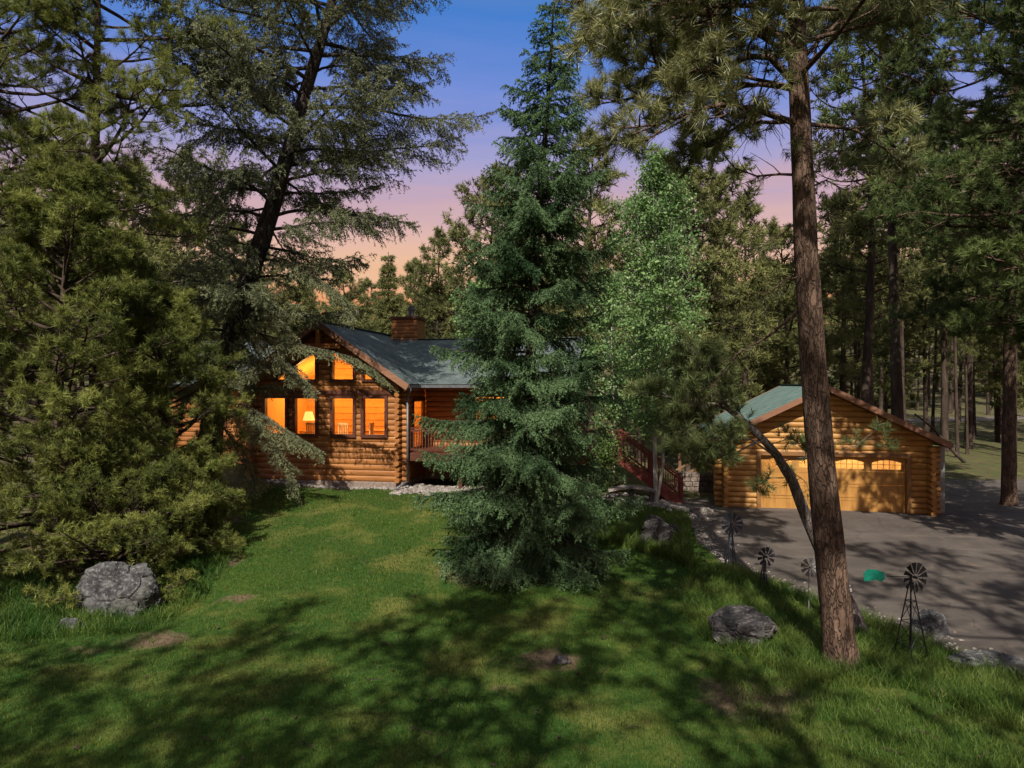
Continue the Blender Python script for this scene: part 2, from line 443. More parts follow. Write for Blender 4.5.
def window(parent, poly, T=None, fw=.11, proud=.13, name='window', muntins=None, mat='trim_dark', pane_v=.03, back=.09):
    fr = MB(T); fr.ring(offset_poly(poly, fw), offset_poly(poly, -.015), -proud, back)
    o = fr.build(name, M[mat], parent)
    pn = MB(T); pn.prism(offset_poly(poly, -.01), pane_v, pane_v+.012)
    pn.build('pane', M['glass'], o)
    if muntins:
        mm = MB(T)
        for b in muntins: mm.box(*b)
        mm.build('muntin', M[mat], o)
    return o

# ------------------------------------------------------------------ needles and trees
def unit(a): return a/np.maximum(np.linalg.norm(a, axis=-1, keepdims=True), 1e-9)
def blades(pos, d, L, W, rng, tint):
    """one thin triangle with a kinked quad per needle -> 3-vertex blades"""
    n = len(pos)
    side = unit(np.cross(d, rng.normal(size=(n, 3))))*(W[:, None]/2)
    V = np.empty((n, 3, 3), np.float32)
    V[:, 0] = pos-side; V[:, 1] = pos+side; V[:, 2] = pos+d*L[:, None]
    Fc = np.arange(n*3, dtype=np.int32).reshape(n, 3)
    return V.reshape(-1, 3), Fc, np.clip(tint, 0, 1)
def twig_needles(P0, P1, sag, dens, L, W, ang, rng, tint0, up=0.0):
    P0 = np.asarray(P0); P1 = np.asarray(P1); sag = np.asarray(sag)
    ax = P1-P0; ln = np.linalg.norm(ax, axis=1)
    cnt = np.maximum(3, (ln*dens).astype(int))
    idx = np.repeat(np.arange(len(P0)), cnt)
    n = len(idx); t = rng.random(n)
    pos = P0[idx]+ax[idx]*t[:, None]; pos[:, 2] -= sag[idx]*t*t
    a = unit(ax[idx]+np.c_[np.zeros(n), np.zeros(n), -2*sag[idx]*t])
    r = rng.normal(size=(n, 3)); r[:, 2] += up
    perp = unit(r-a*np.sum(r*a, axis=1, keepdims=True))
    th = np.radians(ang*(.6+.8*rng.random(n)))
    d = a*np.cos(th)[:, None]+perp*np.sin(th)[:, None]
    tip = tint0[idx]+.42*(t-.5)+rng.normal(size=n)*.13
    return blades(pos, d, L*(.65+.6*rng.random(n)), W*(.7+.6*rng.random(n)), rng, tip)
def tube_path(pts, radii, n=8, rng=None, rough=0.0):
    pts = [Vector(p) for p in pts]
    V = []; Fc = []
    t0 = (pts[1]-pts[0]).normalized(); a = t0.orthogonal().normalized()
    m = len(pts)
    for i, p in enumerate(pts):
        t = (pts[min(i+1, m-1)]-pts[max(i-1, 0)]).normalized()
        a = (a-t*a.dot(t)).normalized(); b = t.cross(a)
        for k in range(n):
            ang = 2*math.pi*k/n
            r = radii[i]*(1+(rough*(rng.random()-.5) if rng is not None else 0))
            V.append(p+a*(r*math.cos(ang))+b*(r*math.sin(ang)))
    for i in range(m-1):
        for k in range(n):
            Fc.append((i*n+k, i*n+(k+1) % n, (i+1)*n+(k+1) % n, (i+1)*n+k))
    return [tuple(v) for v in V], Fc
class Tree:
    def __init__(s, seed):
        s.rng = np.random.default_rng(seed)
        s.wv = []; s.wf = []; s.p0 = []; s.p1 = []; s.sag = []; s.tt = []
    def wood(s, pts, radii, n=6, rough=0.0):
        v, f = tube_path(pts, radii, n, s.rng, rough); k = len(s.wv)
        s.wv += v; s.wf += [tuple(i+k for i in q) for q in f]
    def twig(s, p, q, sag=0.0, tint=.5):
        s.p0.append(tuple(p)); s.p1.append(tuple(q)); s.sag.append(sag); s.tt.append(tint)
    def finish(s, name, label, cat, loc, leaf, bark, dens, L, W, ang, up=0.0, group=None, root=None):
        r = root or empty(name, loc, 0, label, cat, group)
        np_obj('trunk', s.wv, s.wf, M[bark], r, smooth=True)
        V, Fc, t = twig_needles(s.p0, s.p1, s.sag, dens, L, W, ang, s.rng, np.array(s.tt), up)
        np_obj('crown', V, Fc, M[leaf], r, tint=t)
        return r
def lerp_path(path, z):
    for i in range(len(path)-1):
        if path[i][2] <= z <= path[i+1][2]:
            t = (z-path[i][2])/(path[i+1][2]-path[i][2]+1e-9)
            return Vector(path[i]).lerp(Vector(path[i+1]), t)
    return Vector(path[-1] if z > path[-1][2] else path[0])
def trunk(T, path, r0, r1, n=14, rough=.16, flare=1.35):
    pts = []; rad = []
    tot = len(path)
    zs = [p[2] for p in path]
    steps = max(10, int((zs[-1]-zs[0])/.6))
    for i in range(steps+1):
        t = i/steps; z = zs[0]+(zs[-1]-zs[0])*t
        p = lerp_path(path, z)
        pts.append(p); rad.append((r0+(r1-r0)*t)*(1+(flare-1)*math.exp(-(z-zs[0])*3.0)))
    # smooth
    q = [pts[0]]+[(pts[i-1]+pts[i]*2+pts[i+1])/4 for i in range(1, len(pts)-1)]+[pts[-1]]
    T.wood(q, rad, n, rough)

def limb_points(start, az, el, length, curve, rng, n=6, wig=.08):
    """curve>0 bends the tip upward"""
    pts = [Vector(start)]; e = el; a = az
    for i in range(n):
        d = Vector((math.cos(a)*math.cos(e), math.sin(a)*math.cos(e), math.sin(e)))
        pts.append(pts[-1]+d*(length/n))
        e += curve/n+rng.normal()*wig; a += rng.normal()*wig
    return pts
def at(pts, s):
    x = s*(len(pts)-1); i = min(int(x), len(pts)-2)
    return pts[i].lerp(pts[i+1], x-i), (pts[i+1]-pts[i]).normalized()

def pine_limb(T, start, az, el, length, curve, r, tuft=.22, sub=6, dead=False, inner=.35, tpt=3, pathpts=None, tint=.5, subl=.42):
    rng = T.rng
    pts = [Vector(p) for p in pathpts] if pathpts else limb_points(start, az, el, length, curve, rng)
    n = len(pts)
    T.wood(pts, [r*(1-.8*i/(n-1)) for i in range(n)], 5)
    def tufts(p, d, k, tn):
        for _ in range(k):
            dd = (d*.7+Vector(rng.normal(size=3))*.55+Vector((0, 0, .35))).normalized()
            T.twig(p, p+dd*tuft*rng.uniform(.7, 1.2), 0, tn)
    if not dead: tufts(pts[-1], (pts[-1]-pts[-2]).normalized(), tpt, tint)
    for i in range(sub):
        s = inner+(1-inner)*(i+rng.random())/sub
        p, d = at(pts, s)
        ln = length*subl*(1.15-.75*s)*rng.uniform(.6, 1.2)
        side = d.cross(Vector((0, 0, 1))).normalized()*(1 if (i % 2) else -1)
        dd = (d*.6+side*rng.uniform(.5, 1)+Vector((0, 0, rng.uniform(-.35, .45)))).normalized()
        q = [p]; 
        for k in range(3):
            q.append(q[-1]+dd*ln/3); dd = (dd+Vector((0, 0, .12))+Vector(rng.normal(size=3))*.18).normalized()
        T.wood(q, [r*.34, r*.26, r*.18, r*.1], 4)
        if dead: continue
        tn = tint+rng.normal()*.14
        tufts(q[-1], dd, tpt, tn)
        for k in (1, 2):
            for _ in range(2 if ln > .45 else 1):
                b = (dd+Vector(rng.normal(size=3))*.8).normalized()
                e = q[k]+b*ln*rng.uniform(.2, .45)
                T.wood([q[k], e], [r*.14, r*.07], 3)
                tufts(e, b, max(1, tpt-1), tn+rng.normal()*.08)

def make_pine(seed, H, R, cb, nl, path=None, r0=.25, prof=None, el=(-.1, .5), curve=.5, tuft=.2, sub=6, tpt=3, subl=.42, inner=.35, n=12, dead=6):
    T = Tree(seed); rng = T.rng
    path = path or [(0, 0, -.3), (rng.normal()*.2, rng.normal()*.2, H*.5), (rng.normal()*.3, rng.normal()*.3, H)]
    trunk(T, path, r0, r0*.12, n)
    prof = prof or (lambda t: (math.sin(math.pi*min(1, (t*.85+.12)))**.8))
    az = rng.random()*6.28
    for i in range(nl):
        t = ((i+rng.random())/nl)
        z = H*(cb+(1-cb)*t)
        az += 2.4+rng.normal()*.4
        ln = max(.35, R*prof(t)*rng.uniform(.6, 1.15))
        e = el[0]+(el[1]-el[0])*t+rng.normal()*.15
        pine_limb(T, lerp_path(path, z), az, e, ln, curve*rng.uniform(.4, 1.3), max(.012, ln*.016+.008), tuft, sub, inner=inner, tpt=tpt, tint=.5+rng.normal()*.18, subl=subl)
    for i in range(dead):
        z = H*cb*rng.uniform(.35, 1.0); az += 2.4
        pine_limb(T, lerp_path(path, z), az, rng.uniform(-.4, .1), R*rng.uniform(.25, .6), -.2, .018, sub=4, dead=True)
    return T

def spray_branch(T, pts, r, width, step, tw_sag, ang=.9, inner=.15, keep=1.0, tint=.5, sub=True, tip=True, roll=0.0, puff=.14):
    """a flat conifer spray: twigs to both sides of an axis"""
    rng = T.rng; n = len(pts)
    T.wood(pts, [r*(1-.85*i/(n-1)) for i in range(n)], 5)
    total = sum((pts[i+1]-pts[i]).length for i in range(n-1))
    k = max(4, int(total/step))
    for i in range(k):
        s = inner+(1-inner)*(i+rng.random()*.8)/k
        if rng.random() > keep: continue
        p, d = at(pts, min(s, .999))
        side = d.cross(Vector((0, 0, 1)))
        side = side.normalized() if side.length > 1e-3 else Vector((1, 0, 0))
        if roll: side = side*math.cos(roll)+d.cross(side)*math.sin(roll)
        prof = min(1, (s-inner+.12)/.25)*(1.08-s)**.7
        for sg in (-1, 1):
            if rng.random() > keep: continue
            ln = width*prof*rng.uniform(.65, 1.15)+.08
            dd = (d*math.cos(ang)+side*(sg*math.sin(ang))+Vector((0, 0, rng.normal()*puff))).normalized()
            q = p+dd*ln
            tn = tint+rng.normal()*.12
            sg_ = tw_sag*ln*rng.uniform(.5, 1.4)
            T.twig(p, q, sg_, tn)
            if sub and ln > .28:
                m = int(ln/.13)
                for j in range(1, m+1):
                    u = j/(m+.6); b = p+dd*(ln*u); b = Vector((b.x, b.y, b.z-sg_*u*u))
                    s2 = 1 if j % 2 else -1
                    side2 = dd.cross(Vector((0, 0, 1))).normalized()
                    e = (dd*.75+side2*(s2*.65)+Vector((0, 0, -.15-tw_sag*.5))).normalized()
                    l2 = ln*.42*(1.1-u)*rng.uniform(.7, 1.2)+.05
                    T.twig(b, b+e*l2, tw_sag*l2*.8, tn+.08)
    if tip: T.twig(pts[-2], pts[-1]+(pts[-1]-pts[-2])*.4, 0, tint+.1)

def drooped(start, az, length, e0, e1, e2, rng, n=7, wig=.03):
    """branch whose elevation goes e0 (base) -> e1 (middle) -> e2 (tip)"""
    pts = [Vector(start)]; a = az
    for i in range(n):
        t = i/(n-1)
        e = (e0*(1-2*t)+e1*2*t) if t < .5 else (e1*(2-2*t)+e2*(2*t-1))
        e += rng.normal()*wig
        d = Vector((math.cos(a)*math.cos(e), math.sin(a)*math.cos(e), math.sin(e)))
        pts.append(pts[-1]+d*(length/n)); a += rng.normal()*wig
    return pts
# ------------------------------------------------------------------ camera, world, sun
cam = bpy.data.cameras.new('camera'); cam.lens = 24; cam.sensor_width = 36; cam.clip_end = 3000; cam.clip_start = .1
co = bpy.data.objects.new('camera', cam); C.objects.link(co); co.location = (0, 0, CAMZ); co.rotation_euler = (math.pi/2, 0, 0)
sc.camera = co
SUN_EL = math.radians(47); LX, LY = .12, 1.0          # the light travels towards (LX, LY)
l = math.hypot(LX, LY); LX /= l; LY /= l
sd = bpy.data.lights.new('sun', 'SUN'); sd.energy = 5.0; sd.angle = math.radians(.55); sd.color = (1, .93, .82)
so = bpy.data.objects.new('sun', sd); C.objects.link(so)
so.rotation_euler = Vector((LX*math.cos(SUN_EL), LY*math.cos(SUN_EL), -math.sin(SUN_EL))).to_track_quat('-Z', 'Y').to_euler()
w = bpy.data.worlds.new('World'); sc.world = w; w.use_nodes = True
nt = w.node_tree; bg = nt.nodes['Background']; outw = nt.nodes['World Output']
sky = nt.nodes.new('ShaderNodeTexSky'); sky.sky_type = 'NISHITA'; sky.sun_disc = False
sky.sun_elevation = SUN_EL; sky.sun_rotation = math.atan2(-LX, -LY)
nt.links.new(sky.outputs[0], bg.inputs[0]); bg.inputs[1].default_value = .010
tc = nt.nodes.new('ShaderNodeTexCoord'); sx = nt.nodes.new('ShaderNodeSeparateXYZ')
nt.links.new(tc.outputs['Generated'], sx.inputs[0])
nz = N(nt, 'ShaderNodeTexNoise', Scale=2.2, Detail=6, Roughness=.6)
mp = nt.nodes.new('ShaderNodeMapping'); mp.inputs['Scale'].default_value = (1, 1, 9)
nt.links.new(tc.outputs['Generated'], mp.inputs['Vector']); nt.links.new(mp.outputs[0], nz.inputs['Vector'])
ma = N(nt, 'ShaderNodeMath', operation='MULTIPLY_ADD'); nt.links.new(nz.outputs['Fac'], ma.inputs[0]); ma.inputs[1].default_value = .12
nt.links.new(sx.outputs['Z'], ma.inputs[2])
ma2 = N(nt, 'ShaderNodeMath', operation='SUBTRACT'); nt.links.new(ma.outputs[0], ma2.inputs[0]); ma2.inputs[1].default_value = .06
def s2l(c): return tuple(((v/255)/12.92 if v/255 <= .04045 else ((v/255+.055)/1.055)**2.4) for v in c)
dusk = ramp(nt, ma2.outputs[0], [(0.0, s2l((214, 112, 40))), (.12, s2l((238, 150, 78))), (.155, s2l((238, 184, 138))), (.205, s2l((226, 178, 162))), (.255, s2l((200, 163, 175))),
                           (.30, s2l((170, 160, 200))), (.385, s2l((112, 138, 212))), (.48, s2l((62, 122, 204))), (.62, s2l((115, 138, 170))), (.85, s2l((215, 217, 213)))])  # upper stops, out of frame, are greyed and brightened to add fill light
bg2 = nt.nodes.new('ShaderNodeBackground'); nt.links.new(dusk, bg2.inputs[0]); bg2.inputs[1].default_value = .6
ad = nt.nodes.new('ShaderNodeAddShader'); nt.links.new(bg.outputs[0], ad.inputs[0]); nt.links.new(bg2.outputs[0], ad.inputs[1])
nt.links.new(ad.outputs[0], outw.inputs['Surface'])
sc.view_settings.view_transform = 'Standard'; sc.view_settings.look = 'None'; sc.view_settings.exposure = .65; sc.view_settings.gamma = 1
sc.view_settings.use_curve_mapping = False
sc.cycles.use_denoising = True
sc.cycles.max_bounces = 6; sc.cycles.diffuse_bounces = 3; sc.cycles.transparent_max_bounces = 8
sc.cycles.sample_clamp_indirect = 6

# ------------------------------------------------------------------ ground
DIRT = [hit(548, 660), hit(500, 690), hit(760, 700), hit(720, 690), hit(470, 575), hit(225, 520), hit(222, 560), hit(160, 640), hit(985, 610), hit(940, 690), hit(90, 650), hit(235, 600)]
DR = [.55, .4, .9, .7, 1.0, .7, .6, .6, .5, .6, .6, .5]
DA = [1, .5, .85, .7, .7, .85, .95, .8, .6, .7, .6, .7]
def lawn_dirt(X, Y):
    lawn = sm((28.5-Y)/2.5)
    lawn = lawn*(1-.8*sm((-X-8.5)/2.0)*sm((Y-13)/3))
    clear = sm((X-10)/6)*sm((Y-30)/5)*sm((75-Y)/20)*.42
    lawn = np.maximum(lawn, clear)
    d = np.zeros_like(X)
    for c, r, a in zip(DIRT, DR, DA):
        d = np.maximum(d, a*np.exp(-(((X-c.x)/(r*1.3))**2+((Y-c.y)/r)**2)))
    return lawn, d
xs = np.concatenate([[-900, -500, -300, -200, -140, -100, -80, -65, -55, -46, -40], np.arange(-35, 36, .4), [40, 46, 55, 65, 80, 100, 140, 200, 300, 500, 900]])
ys = np.concatenate([[-300, -150, -80, -40, -20, -10, -4, 0, 3, 5], np.arange(6, 46, .4), np.arange(46, 160, 4), [180, 220, 260, 300, 340, 400, 600, 900]])
GX, GY = np.meshgrid(xs, ys); GZ = gz(GX, GY)
nx, ny = len(xs), len(ys)
ii = np.arange((ny-1)*(nx-1)); r_, c_ = ii//(nx-1), ii % (nx-1)
q = np.c_[r_*nx+c_, r_*nx+c_+1, (r_+1)*nx+c_+1, (r_+1)*nx+c_]
lw, dd_ = lawn_dirt(GX, GY)
g = np_obj('ground', np.c_[GX.ravel(), GY.ravel(), GZ.ravel()], q, M['ground'], smooth=True, extra={'lawn': lw.ravel(), 'dirt': dd_.ravel()})
tag(g, kind='structure')

# driveway: left edge traced on the ground, right edge beyond the frame
edge = [hit(1060, 700), hit(1024, 680), hit(960, 655), hit(900, 634), hit(840, 612), hit(770, 585), hit(725, 565), hit(700, 545), hit(688, 520), hit(680, 505), hit(676, 497)]
ey = [p.y for p in edge]; ex = [p.x for p in edge]
def dr_left(y): return float(np.interp(y, ey, ex))
def in_drive(X, Y): return (X > np.interp(Y, ey, ex)) & (Y > ey[0]) & (Y < 30)
rows = np.arange(ey[0]-2.5, 33.0, .3); V = []; nc = 50
for y in rows:
    xl = dr_left(y)+.06*math.sin(3*y)+.04*math.sin(7.1*y)
    if y < ey[0]: xl = ex[0]+(ey[0]-y)*1.6
    if y > 27: xl += (y-27)*2.2
    xr = max(xl+1, .75*y+3.2)
    for k in range(nc+1):
        x = xl+(xr-xl)*k/nc
        V.append((x, y, gzf(x, y)+(.035 if 0 < k < nc else .0)))
Fq = [(i*(nc+1)+k, i*(nc+1)+k+1, (i+1)*(nc+1)+k+1, (i+1)*(nc+1)+k) for i in range(len(rows)-1) for k in range(nc)]
tag(np_obj('driveway', V, Fq, M['drive'], smooth=True), kind='structure')
# far gravel road through the clearing
V = []; Fq = []
for i in range(60):
    t = i/59; x = 18+t*70; y = 62+9*math.sin(t*2.2)+t*6
    for d in (-1.8, 1.8): V.append((x, y+d, gzf(x, y+d)+.05))
for i in range(59): Fq.append((2*i, 2*i+2, 2*i+3, 2*i+1))
tag(np_obj('far_road', V, Fq, M['farroad'], smooth=True), kind='structure')

# ------------------------------------------------------------------ log house
rng = random.Random(4)
HZ = .8; HROT = math.radians(-10)
house = empty('log_house', (-7.67, 28, HZ), HROT, 'orange log cabin with lit gable windows, grey-green shingle roof and a wood-clad chimney', 'house')
HMat = Matrix.Translation((-7.67, 28, HZ)) @ Matrix.Rotation(HROT, 4, 'Z')
S = .678; RW = 6.73
out_g = lambda w_: (-min(3.28, (RW-.2-w_)/S), min(3.28, (RW-.2-w_)/S))
LWIN = [(-2.62, -1.70), (-1.27, -.37), (.37, 1.27), (1.70, 2.62)]
ops = [(2.10, 3.66, (lambda a, b: (lambda w_: (a-.04, b+.04)))(a, b)) for a, b in LWIN]
def trap(sgn):
    def f(w_):
        if w_ <= 5.0: a, b = .37, 1.27
        else: a, b = .37, min(1.27, .37+(5.6-w_)/S)
        b = max(b, a+.01)
        return (a-.04, b+.04) if sgn > 0 else (-b-.04, -a+.04)
    return f
def tri(sgn):
    def f(w_):
        a = 1.70; b = max(a+.01, min(2.15, 1.70+(4.72-w_)/S*1.0))
        return (a-.04, b+.04) if sgn > 0 else (-b-.04, -a+.04)
    return f
ops += [(4.34, 5.58, trap(1)), (4.34, 5.58, trap(-1)), (4.34, 4.66, tri(1)), (4.34, 4.66, tri(-1))]
CH = .228
log_wall(None, -3.28, 3.28, .25, RW-.25, CH, out_g, ops).build('front_wall', M['log_house'], house, smooth=False)
for bx in ((-3.36, 3.36, -.10, .2), (3.1, 3.38, .2, 2.9), (3.1, 9.6, 2.9, 3.2), (-10, -3.36, 3.9, 4.2)):
    f = MB(); f.box(*bx, -.6, .25); f.build('foundation', M['foundation'], house, bevel=.02)
# windows of the gable
for a, b in LWIN:
    window(house, [(a, 2.14), (b, 2.14), (b, 3.62), (a, 3.62)])
for s in (1, -1):
    window(house, [(s*.37, 4.38), (s*1.27, 4.38), (s*1.27, 5.6-S*.9-.03), (s*.37, 5.55)])
    window(house, [(s*1.70, 4.38), (s*2.15, 4.38), (s*1.70, 4.70)], fw=.08)
hb = MB(); hb.box(-3.1, 3.1, -.095, -.02, 3.78, 3.94); hb.build('header_board', M['trim_dark'], house)
# wing side walls, corners
TR = lambda u, v, w_: (3.28-v, u, w_)
TL = lambda u, v, w_: (-3.28+v, u, w_)
log_wall(TR, .11, 3.0, .25, 4.2, CH, None, [(1.4, 3.55, lambda w_: (1.3, 2.92))]).build('side_wall', M['log_house'], house)
log_wall(TL, .11, 4.0, .25, 4.2, CH).build('side_wall', M['log_house'], house)
for s in (1, -1):
    le = MB(); log_ends(le, s*3.2, .0, .25, 4.2, CH, 0, -1, CH*.5, .36, rng); log_ends(le, s*3.3, .1, .25, 4.2, CH, s, 0, CH*.5, .26, rng)
    le.build('corner_logs', M['log_house'], house, smooth=False)
# lit patio door onto the deck
pd = window(house, [(1.36, 1.5), (2.86, 1.5), (2.86, 3.5), (1.36, 3.5)], T=TR, name='patio_door', proud=.09, pane_v=-.08, back=.0)
mb = MB(TR); mb.box(2.10, 2.16, -.11, -.06, 2.4, 2.55); mb.build('handle', M['blackmetal'], pd)
# main body
log_wall(lambda u, v, w_: (u, 3.0+v, w_), 3.38, 9.6, .25, 4.7, CH, None, [(2.2, 3.7, lambda w_: (5.6, 7.0))]).build('front_wall', M['log_house'], house)
window(house, [(5.64, 2.25), (6.96, 2.25), (6.96, 3.65), (5.64, 3.65)], T=lambda u, v, w_: (u, 3.0+v, w_))
log_wall(lambda u, v, w_: (9.6-v, u, w_), 3.0, 11.2, .25, 4.3, CH).build('side_wall', M['log_house'], house)
log_wall(lambda u, v, w_: (u, 4.0+v, w_), -10.0, -3.4, .25, 4.5, CH, None, [(2.2, 3.6, lambda w_: (-8.2, -7.0))]).build('front_wall', M['log_house'], house)
window(house, [(-8.16, 2.25), (-7.04, 2.25), (-7.04, 3.55), (-8.16, 3.55)], T=lambda u, v, w_: (u, 4.0+v, w_))
bw = MB(); bw.box(-10, 9.6, 11.1, 11.3, -.5, 4.3); bw.box(-10.1, -9.9, 4.0, 11.3, -.5, 4.3); bw.build('back_wall', M['log_house'], house)
# gable ends of the main roof
for u in (9.4, -9.95):
    ge = MB()
    vs = [(u, 3.0, 4.3), (u, 11.2, 4.3), (u, 7, 6.2)]
    ge.add(vs+[(u+.12, b, c) for _, b, c in vs], [(0, 1, 2), (5, 4, 3), (0, 3, 4, 1), (1, 4, 5, 2), (2, 5, 3, 0)])
    ge.build('gable_end', M['log_house'], house)
# roofs
slab('roof', (3.73, -.7, 4.2), (3.73, 9, 4.2), (0, 9, RW), (0, -.7, RW), .18, M['roof_house'], house)
slab('roof', (-3.73, 9, 4.2), (-3.73, -.7, 4.2), (0, -.7, RW), (0, 9, RW), .18, M['roof_house'], house)
slab('roof', (3.735, .9, 4.2), (10.1, .9, 4.2), (10.1, 7, 6.45), (.42, 7, 6.45), .16, M['roof_house'], house)
slab('roof', (-10.4, 3.3, 4.2), (-3.735, 3.3, 4.2), (-.42, 7, 6.45), (-10.4, 7, 6.45), .16, M['roof_house'], house)
slab('roof', (10.1, 11.7, 4.2), (-10.4, 11.7, 4.2), (-10.4, 7, 6.45), (10.1, 7, 6.45), .16, M['roof_house'], house)
rk = MB()
for s in (1, -1):
    rk.bar((s*3.78, -.735, 4.06), (0, -.735, RW-.10), .05, .24)
rk.bar((3.66, -.7, 4.02), (3.66, .88, 4.02), .04, .2)
rk.build('fascia', M['fascia'], house)
sf = MB()
for s in (1, -1):
    a, b = Vector((s*3.70, 0, 4.0)), Vector((0, 0, RW-.225))
    sf.add([(a.x, -.69, a.z), (a.x, -.0, a.z), (b.x, -.0, b.z), (b.x, -.69, b.z), (a.x, -.69, a.z-.02), (a.x, -.0, a.z-.02), (b.x, -.0, b.z-.02), (b.x, -.69, b.z-.02)],
           [(0, 1, 2, 3), (7, 6, 5, 4), (0, 4, 5, 1), (1, 5, 6, 2), (2, 6, 7, 3), (3, 7, 4, 0)])
sf.build('soffit', M['trim_dark'], house)
kp = MB(); kp.box(-.09, .09, -.68, -.52, 5.55, RW-.3); kp.bar((-.95, -.6, 5.72), (.95, -.6, 5.72), .14, .18); kp.build('king_post_truss', M['log_house'], house, bevel=.01)
rc = MB()
rc.bar((0, -.7, RW+.01), (0, 9, RW+.01), .26, .03); rc.bar((.4, 7, 6.47), (10.1, 7, 6.47), .26, .03); rc.bar((-10.4, 7, 6.47), (-.4, 7, 6.47), .26, .03)
rc.build('ridge_cap', M['roof_house'], house)
gt = MB(); gt.bar((3.80, -.7, 4.10), (3.80, .84, 4.10), .11, .11); gt.bar((3.86, .83, 4.10), (10.1, .83, 4.10), .11, .11); gt.build('gutter', M['gutter'], house)
ds = MB(); ds.tube((3.74, -.12, 4.05), (3.60, -.2, 3.7), .045); ds.tube((3.60, -.2, 3.7), (3.60, -.2, .32), .045); ds.tube((3.60, -.2, .32), (3.25, -.75, .06), .045)
ds.build('downspout', M['gutter'], house, smooth=True)
ch = log_wall(lambda u, v, w_: (u, 6.9+v, w_), .35, 1.72, 5.2, 7.5, .19, depth=.03)
ch.box(.36, 1.71, .05, 1.3, 5.2, 7.48)
cho = ch.build('chimney', M['log_house'], house)
cp = MB(); cp.box(.28, 1.79, 6.80, 8.28, 7.5, 7.62); cp.build('chimney_cap', M['trim_dark'], cho)
fl = MB(); fl.tube((1.2, 7.5, 7.6), (1.2, 7.5, 8.0), .15, n=12); fl.tube((1.2, 7.5, 8.0), (1.2, 7.5, 8.14), .2, n=12); fl.tube((1.2, 7.5, 8.14), (1.2, 7.5, 8.24), .12, n=12)
fl.build('flue_pipe', M['gutter'], cho)
# room behind the gable windows
rm = MB()
def quad(mb, a, b, c, d): mb.add([a, b, c, d], [(0, 1, 2, 3)])
zc = 6.42
rm.add([(-3.1, 4.6, 1.45), (3.1, 4.6, 1.45), (3.1, 4.6, 4.28), (0, 4.6, zc), (-3.1, 4.6, 4.28)], [(0, 1, 2, 3, 4)])
quad(rm, (-3.1, .12, 1.45), (-3.1, 4.6, 1.45), (-3.1, 4.6, 4.28), (-3.1, .12, 4.28))
quad(rm, (3.1, .12, 1.45), (3.1, 1.3, 1.45), (3.1, 1.3, 4.28), (3.1, .12, 4.28)); quad(rm, (3.1, 3.9, 1.45), (3.1, 4.6, 1.45), (3.1, 4.6, 4.28), (3.1, 3.9, 4.28)); quad(rm, (3.1, 1.3, 3.55), (3.1, 3.9, 3.55), (3.1, 3.9, 4.28), (3.1, 1.3, 4.28))
quad(rm, (-3.1, .12, 4.28), (0, .12, zc), (0, 4.6, zc), (-3.1, 4.6, 4.28)); quad(rm, (3.1, .12, 4.28), (0, .12, zc), (0, 4.6, zc), (3.1, 4.6, 4.28))
for z in np.arange(1.9, 6.2, .3):
    hw = min(3.08, (zc-z)/S-.1)
    if hw > .3: rm.box(-hw, hw, 4.56, 4.59, z, z+.025)
rm.build('room_lining', M['room_wall'], house)
rf = MB(); rf.box(-3.1, 3.1, .12, 4.6, 1.3, 1.45); rf.build('room_floor', M['room_floor'], house)
rm2 = MB()   # rooms behind the other lit window and the lit window on the left
rm2.box(3.6, 9.4, 6.4, 6.5, 1.3, 4.1); rm2.box(3.5, 3.6, 3.15, 6.4, 1.3, 4.1); rm2.box(3.4, 9.4, 3.15, 6.4, 4.1, 4.15); rm2.box(3.4, 9.4, 3.15, 6.4, 1.2, 1.3)
rm2.build('room_lining', M['room_wall'], house)
rm3 = MB(); rm3.box(-9.8, -3.5, 7.4, 7.5, 1.3, 4.1); rm3.build('room_lining', M['room_wall'], house)
def lamp(loc, e, r=.12, col=(1, .5, .13), name='room_lamp', mat=HMat):
    d = bpy.data.lights.new(name, 'POINT'); d.energy = e; d.color = col; d.shadow_soft_size = r
    o = bpy.data.objects.new(name, d); C.objects.link(o); o.location = mat @ Vector(loc); return o
lamp((-1.5, 2.6, 3.9), 112); lamp((1.5, 2.6, 3.9), 112); lamp((6, 5.2, 3.6), 60); lamp((-7, 6, 3.6), 40)
# deck with stairs
dk = MB()
for k in range(20): dk.box(3.40, 11.9, .10+k*.144, .10+k*.144+.138, 1.40, 1.45)
dk.box(3.40, 11.9, .02, .07, 1.12, 1.44); dk.box(11.9, 11.94, .02, 2.9, 1.12, 1.44)
for u in (5.6, 8.2, 10.6, 11.75): dk.box(u, u+.14, .12, .26, -.7, 1.4)
for u in np.arange(3.6, 11.9, .6): dk.box(u, u+.04, .1, 2.9, 1.14, 1.39)
deck = dk.build('deck', M['deckwood'], house)
def rail(mb, p, q, posts=(), step=.125, hgt=.98, balw=.035):
    p, q = Vector(p), Vector(q)
    up = Vector((0, 0, 1))
    mb.bar(p+up*hgt, q+up*hgt, .11, .045); mb.bar(p+up*(hgt-.10), q+up*(hgt-.10), .04, .075); mb.bar(p+up*.12, q+up*.12, .04, .075)
    n = int((q-p).length/step)
    for i in range(1, n):
        c = p.lerp(q, i/n); mb.bar(c+up*.12, c+up*(hgt-.1), balw, balw)
    for t in posts:
        c = p.lerp(q, t); mb.box(c.x-.05, c.x+.05, c.y-.05, c.y+.05, c.z-.3, c.z+hgt+.02)
rl = MB(); rail(rl, (3.5, .08, 1.45), (11.85, .08, 1.45), (0, .25, .5, .75, 1)); rl.build('railing', M['deckwood'], deck)
gl_ = HMat.inverted() @ Vector((6.3, 25.4, gzf(6.3, 25.4)))
SU, SW = 14.25, gl_.z
st = MB(); ns = 9
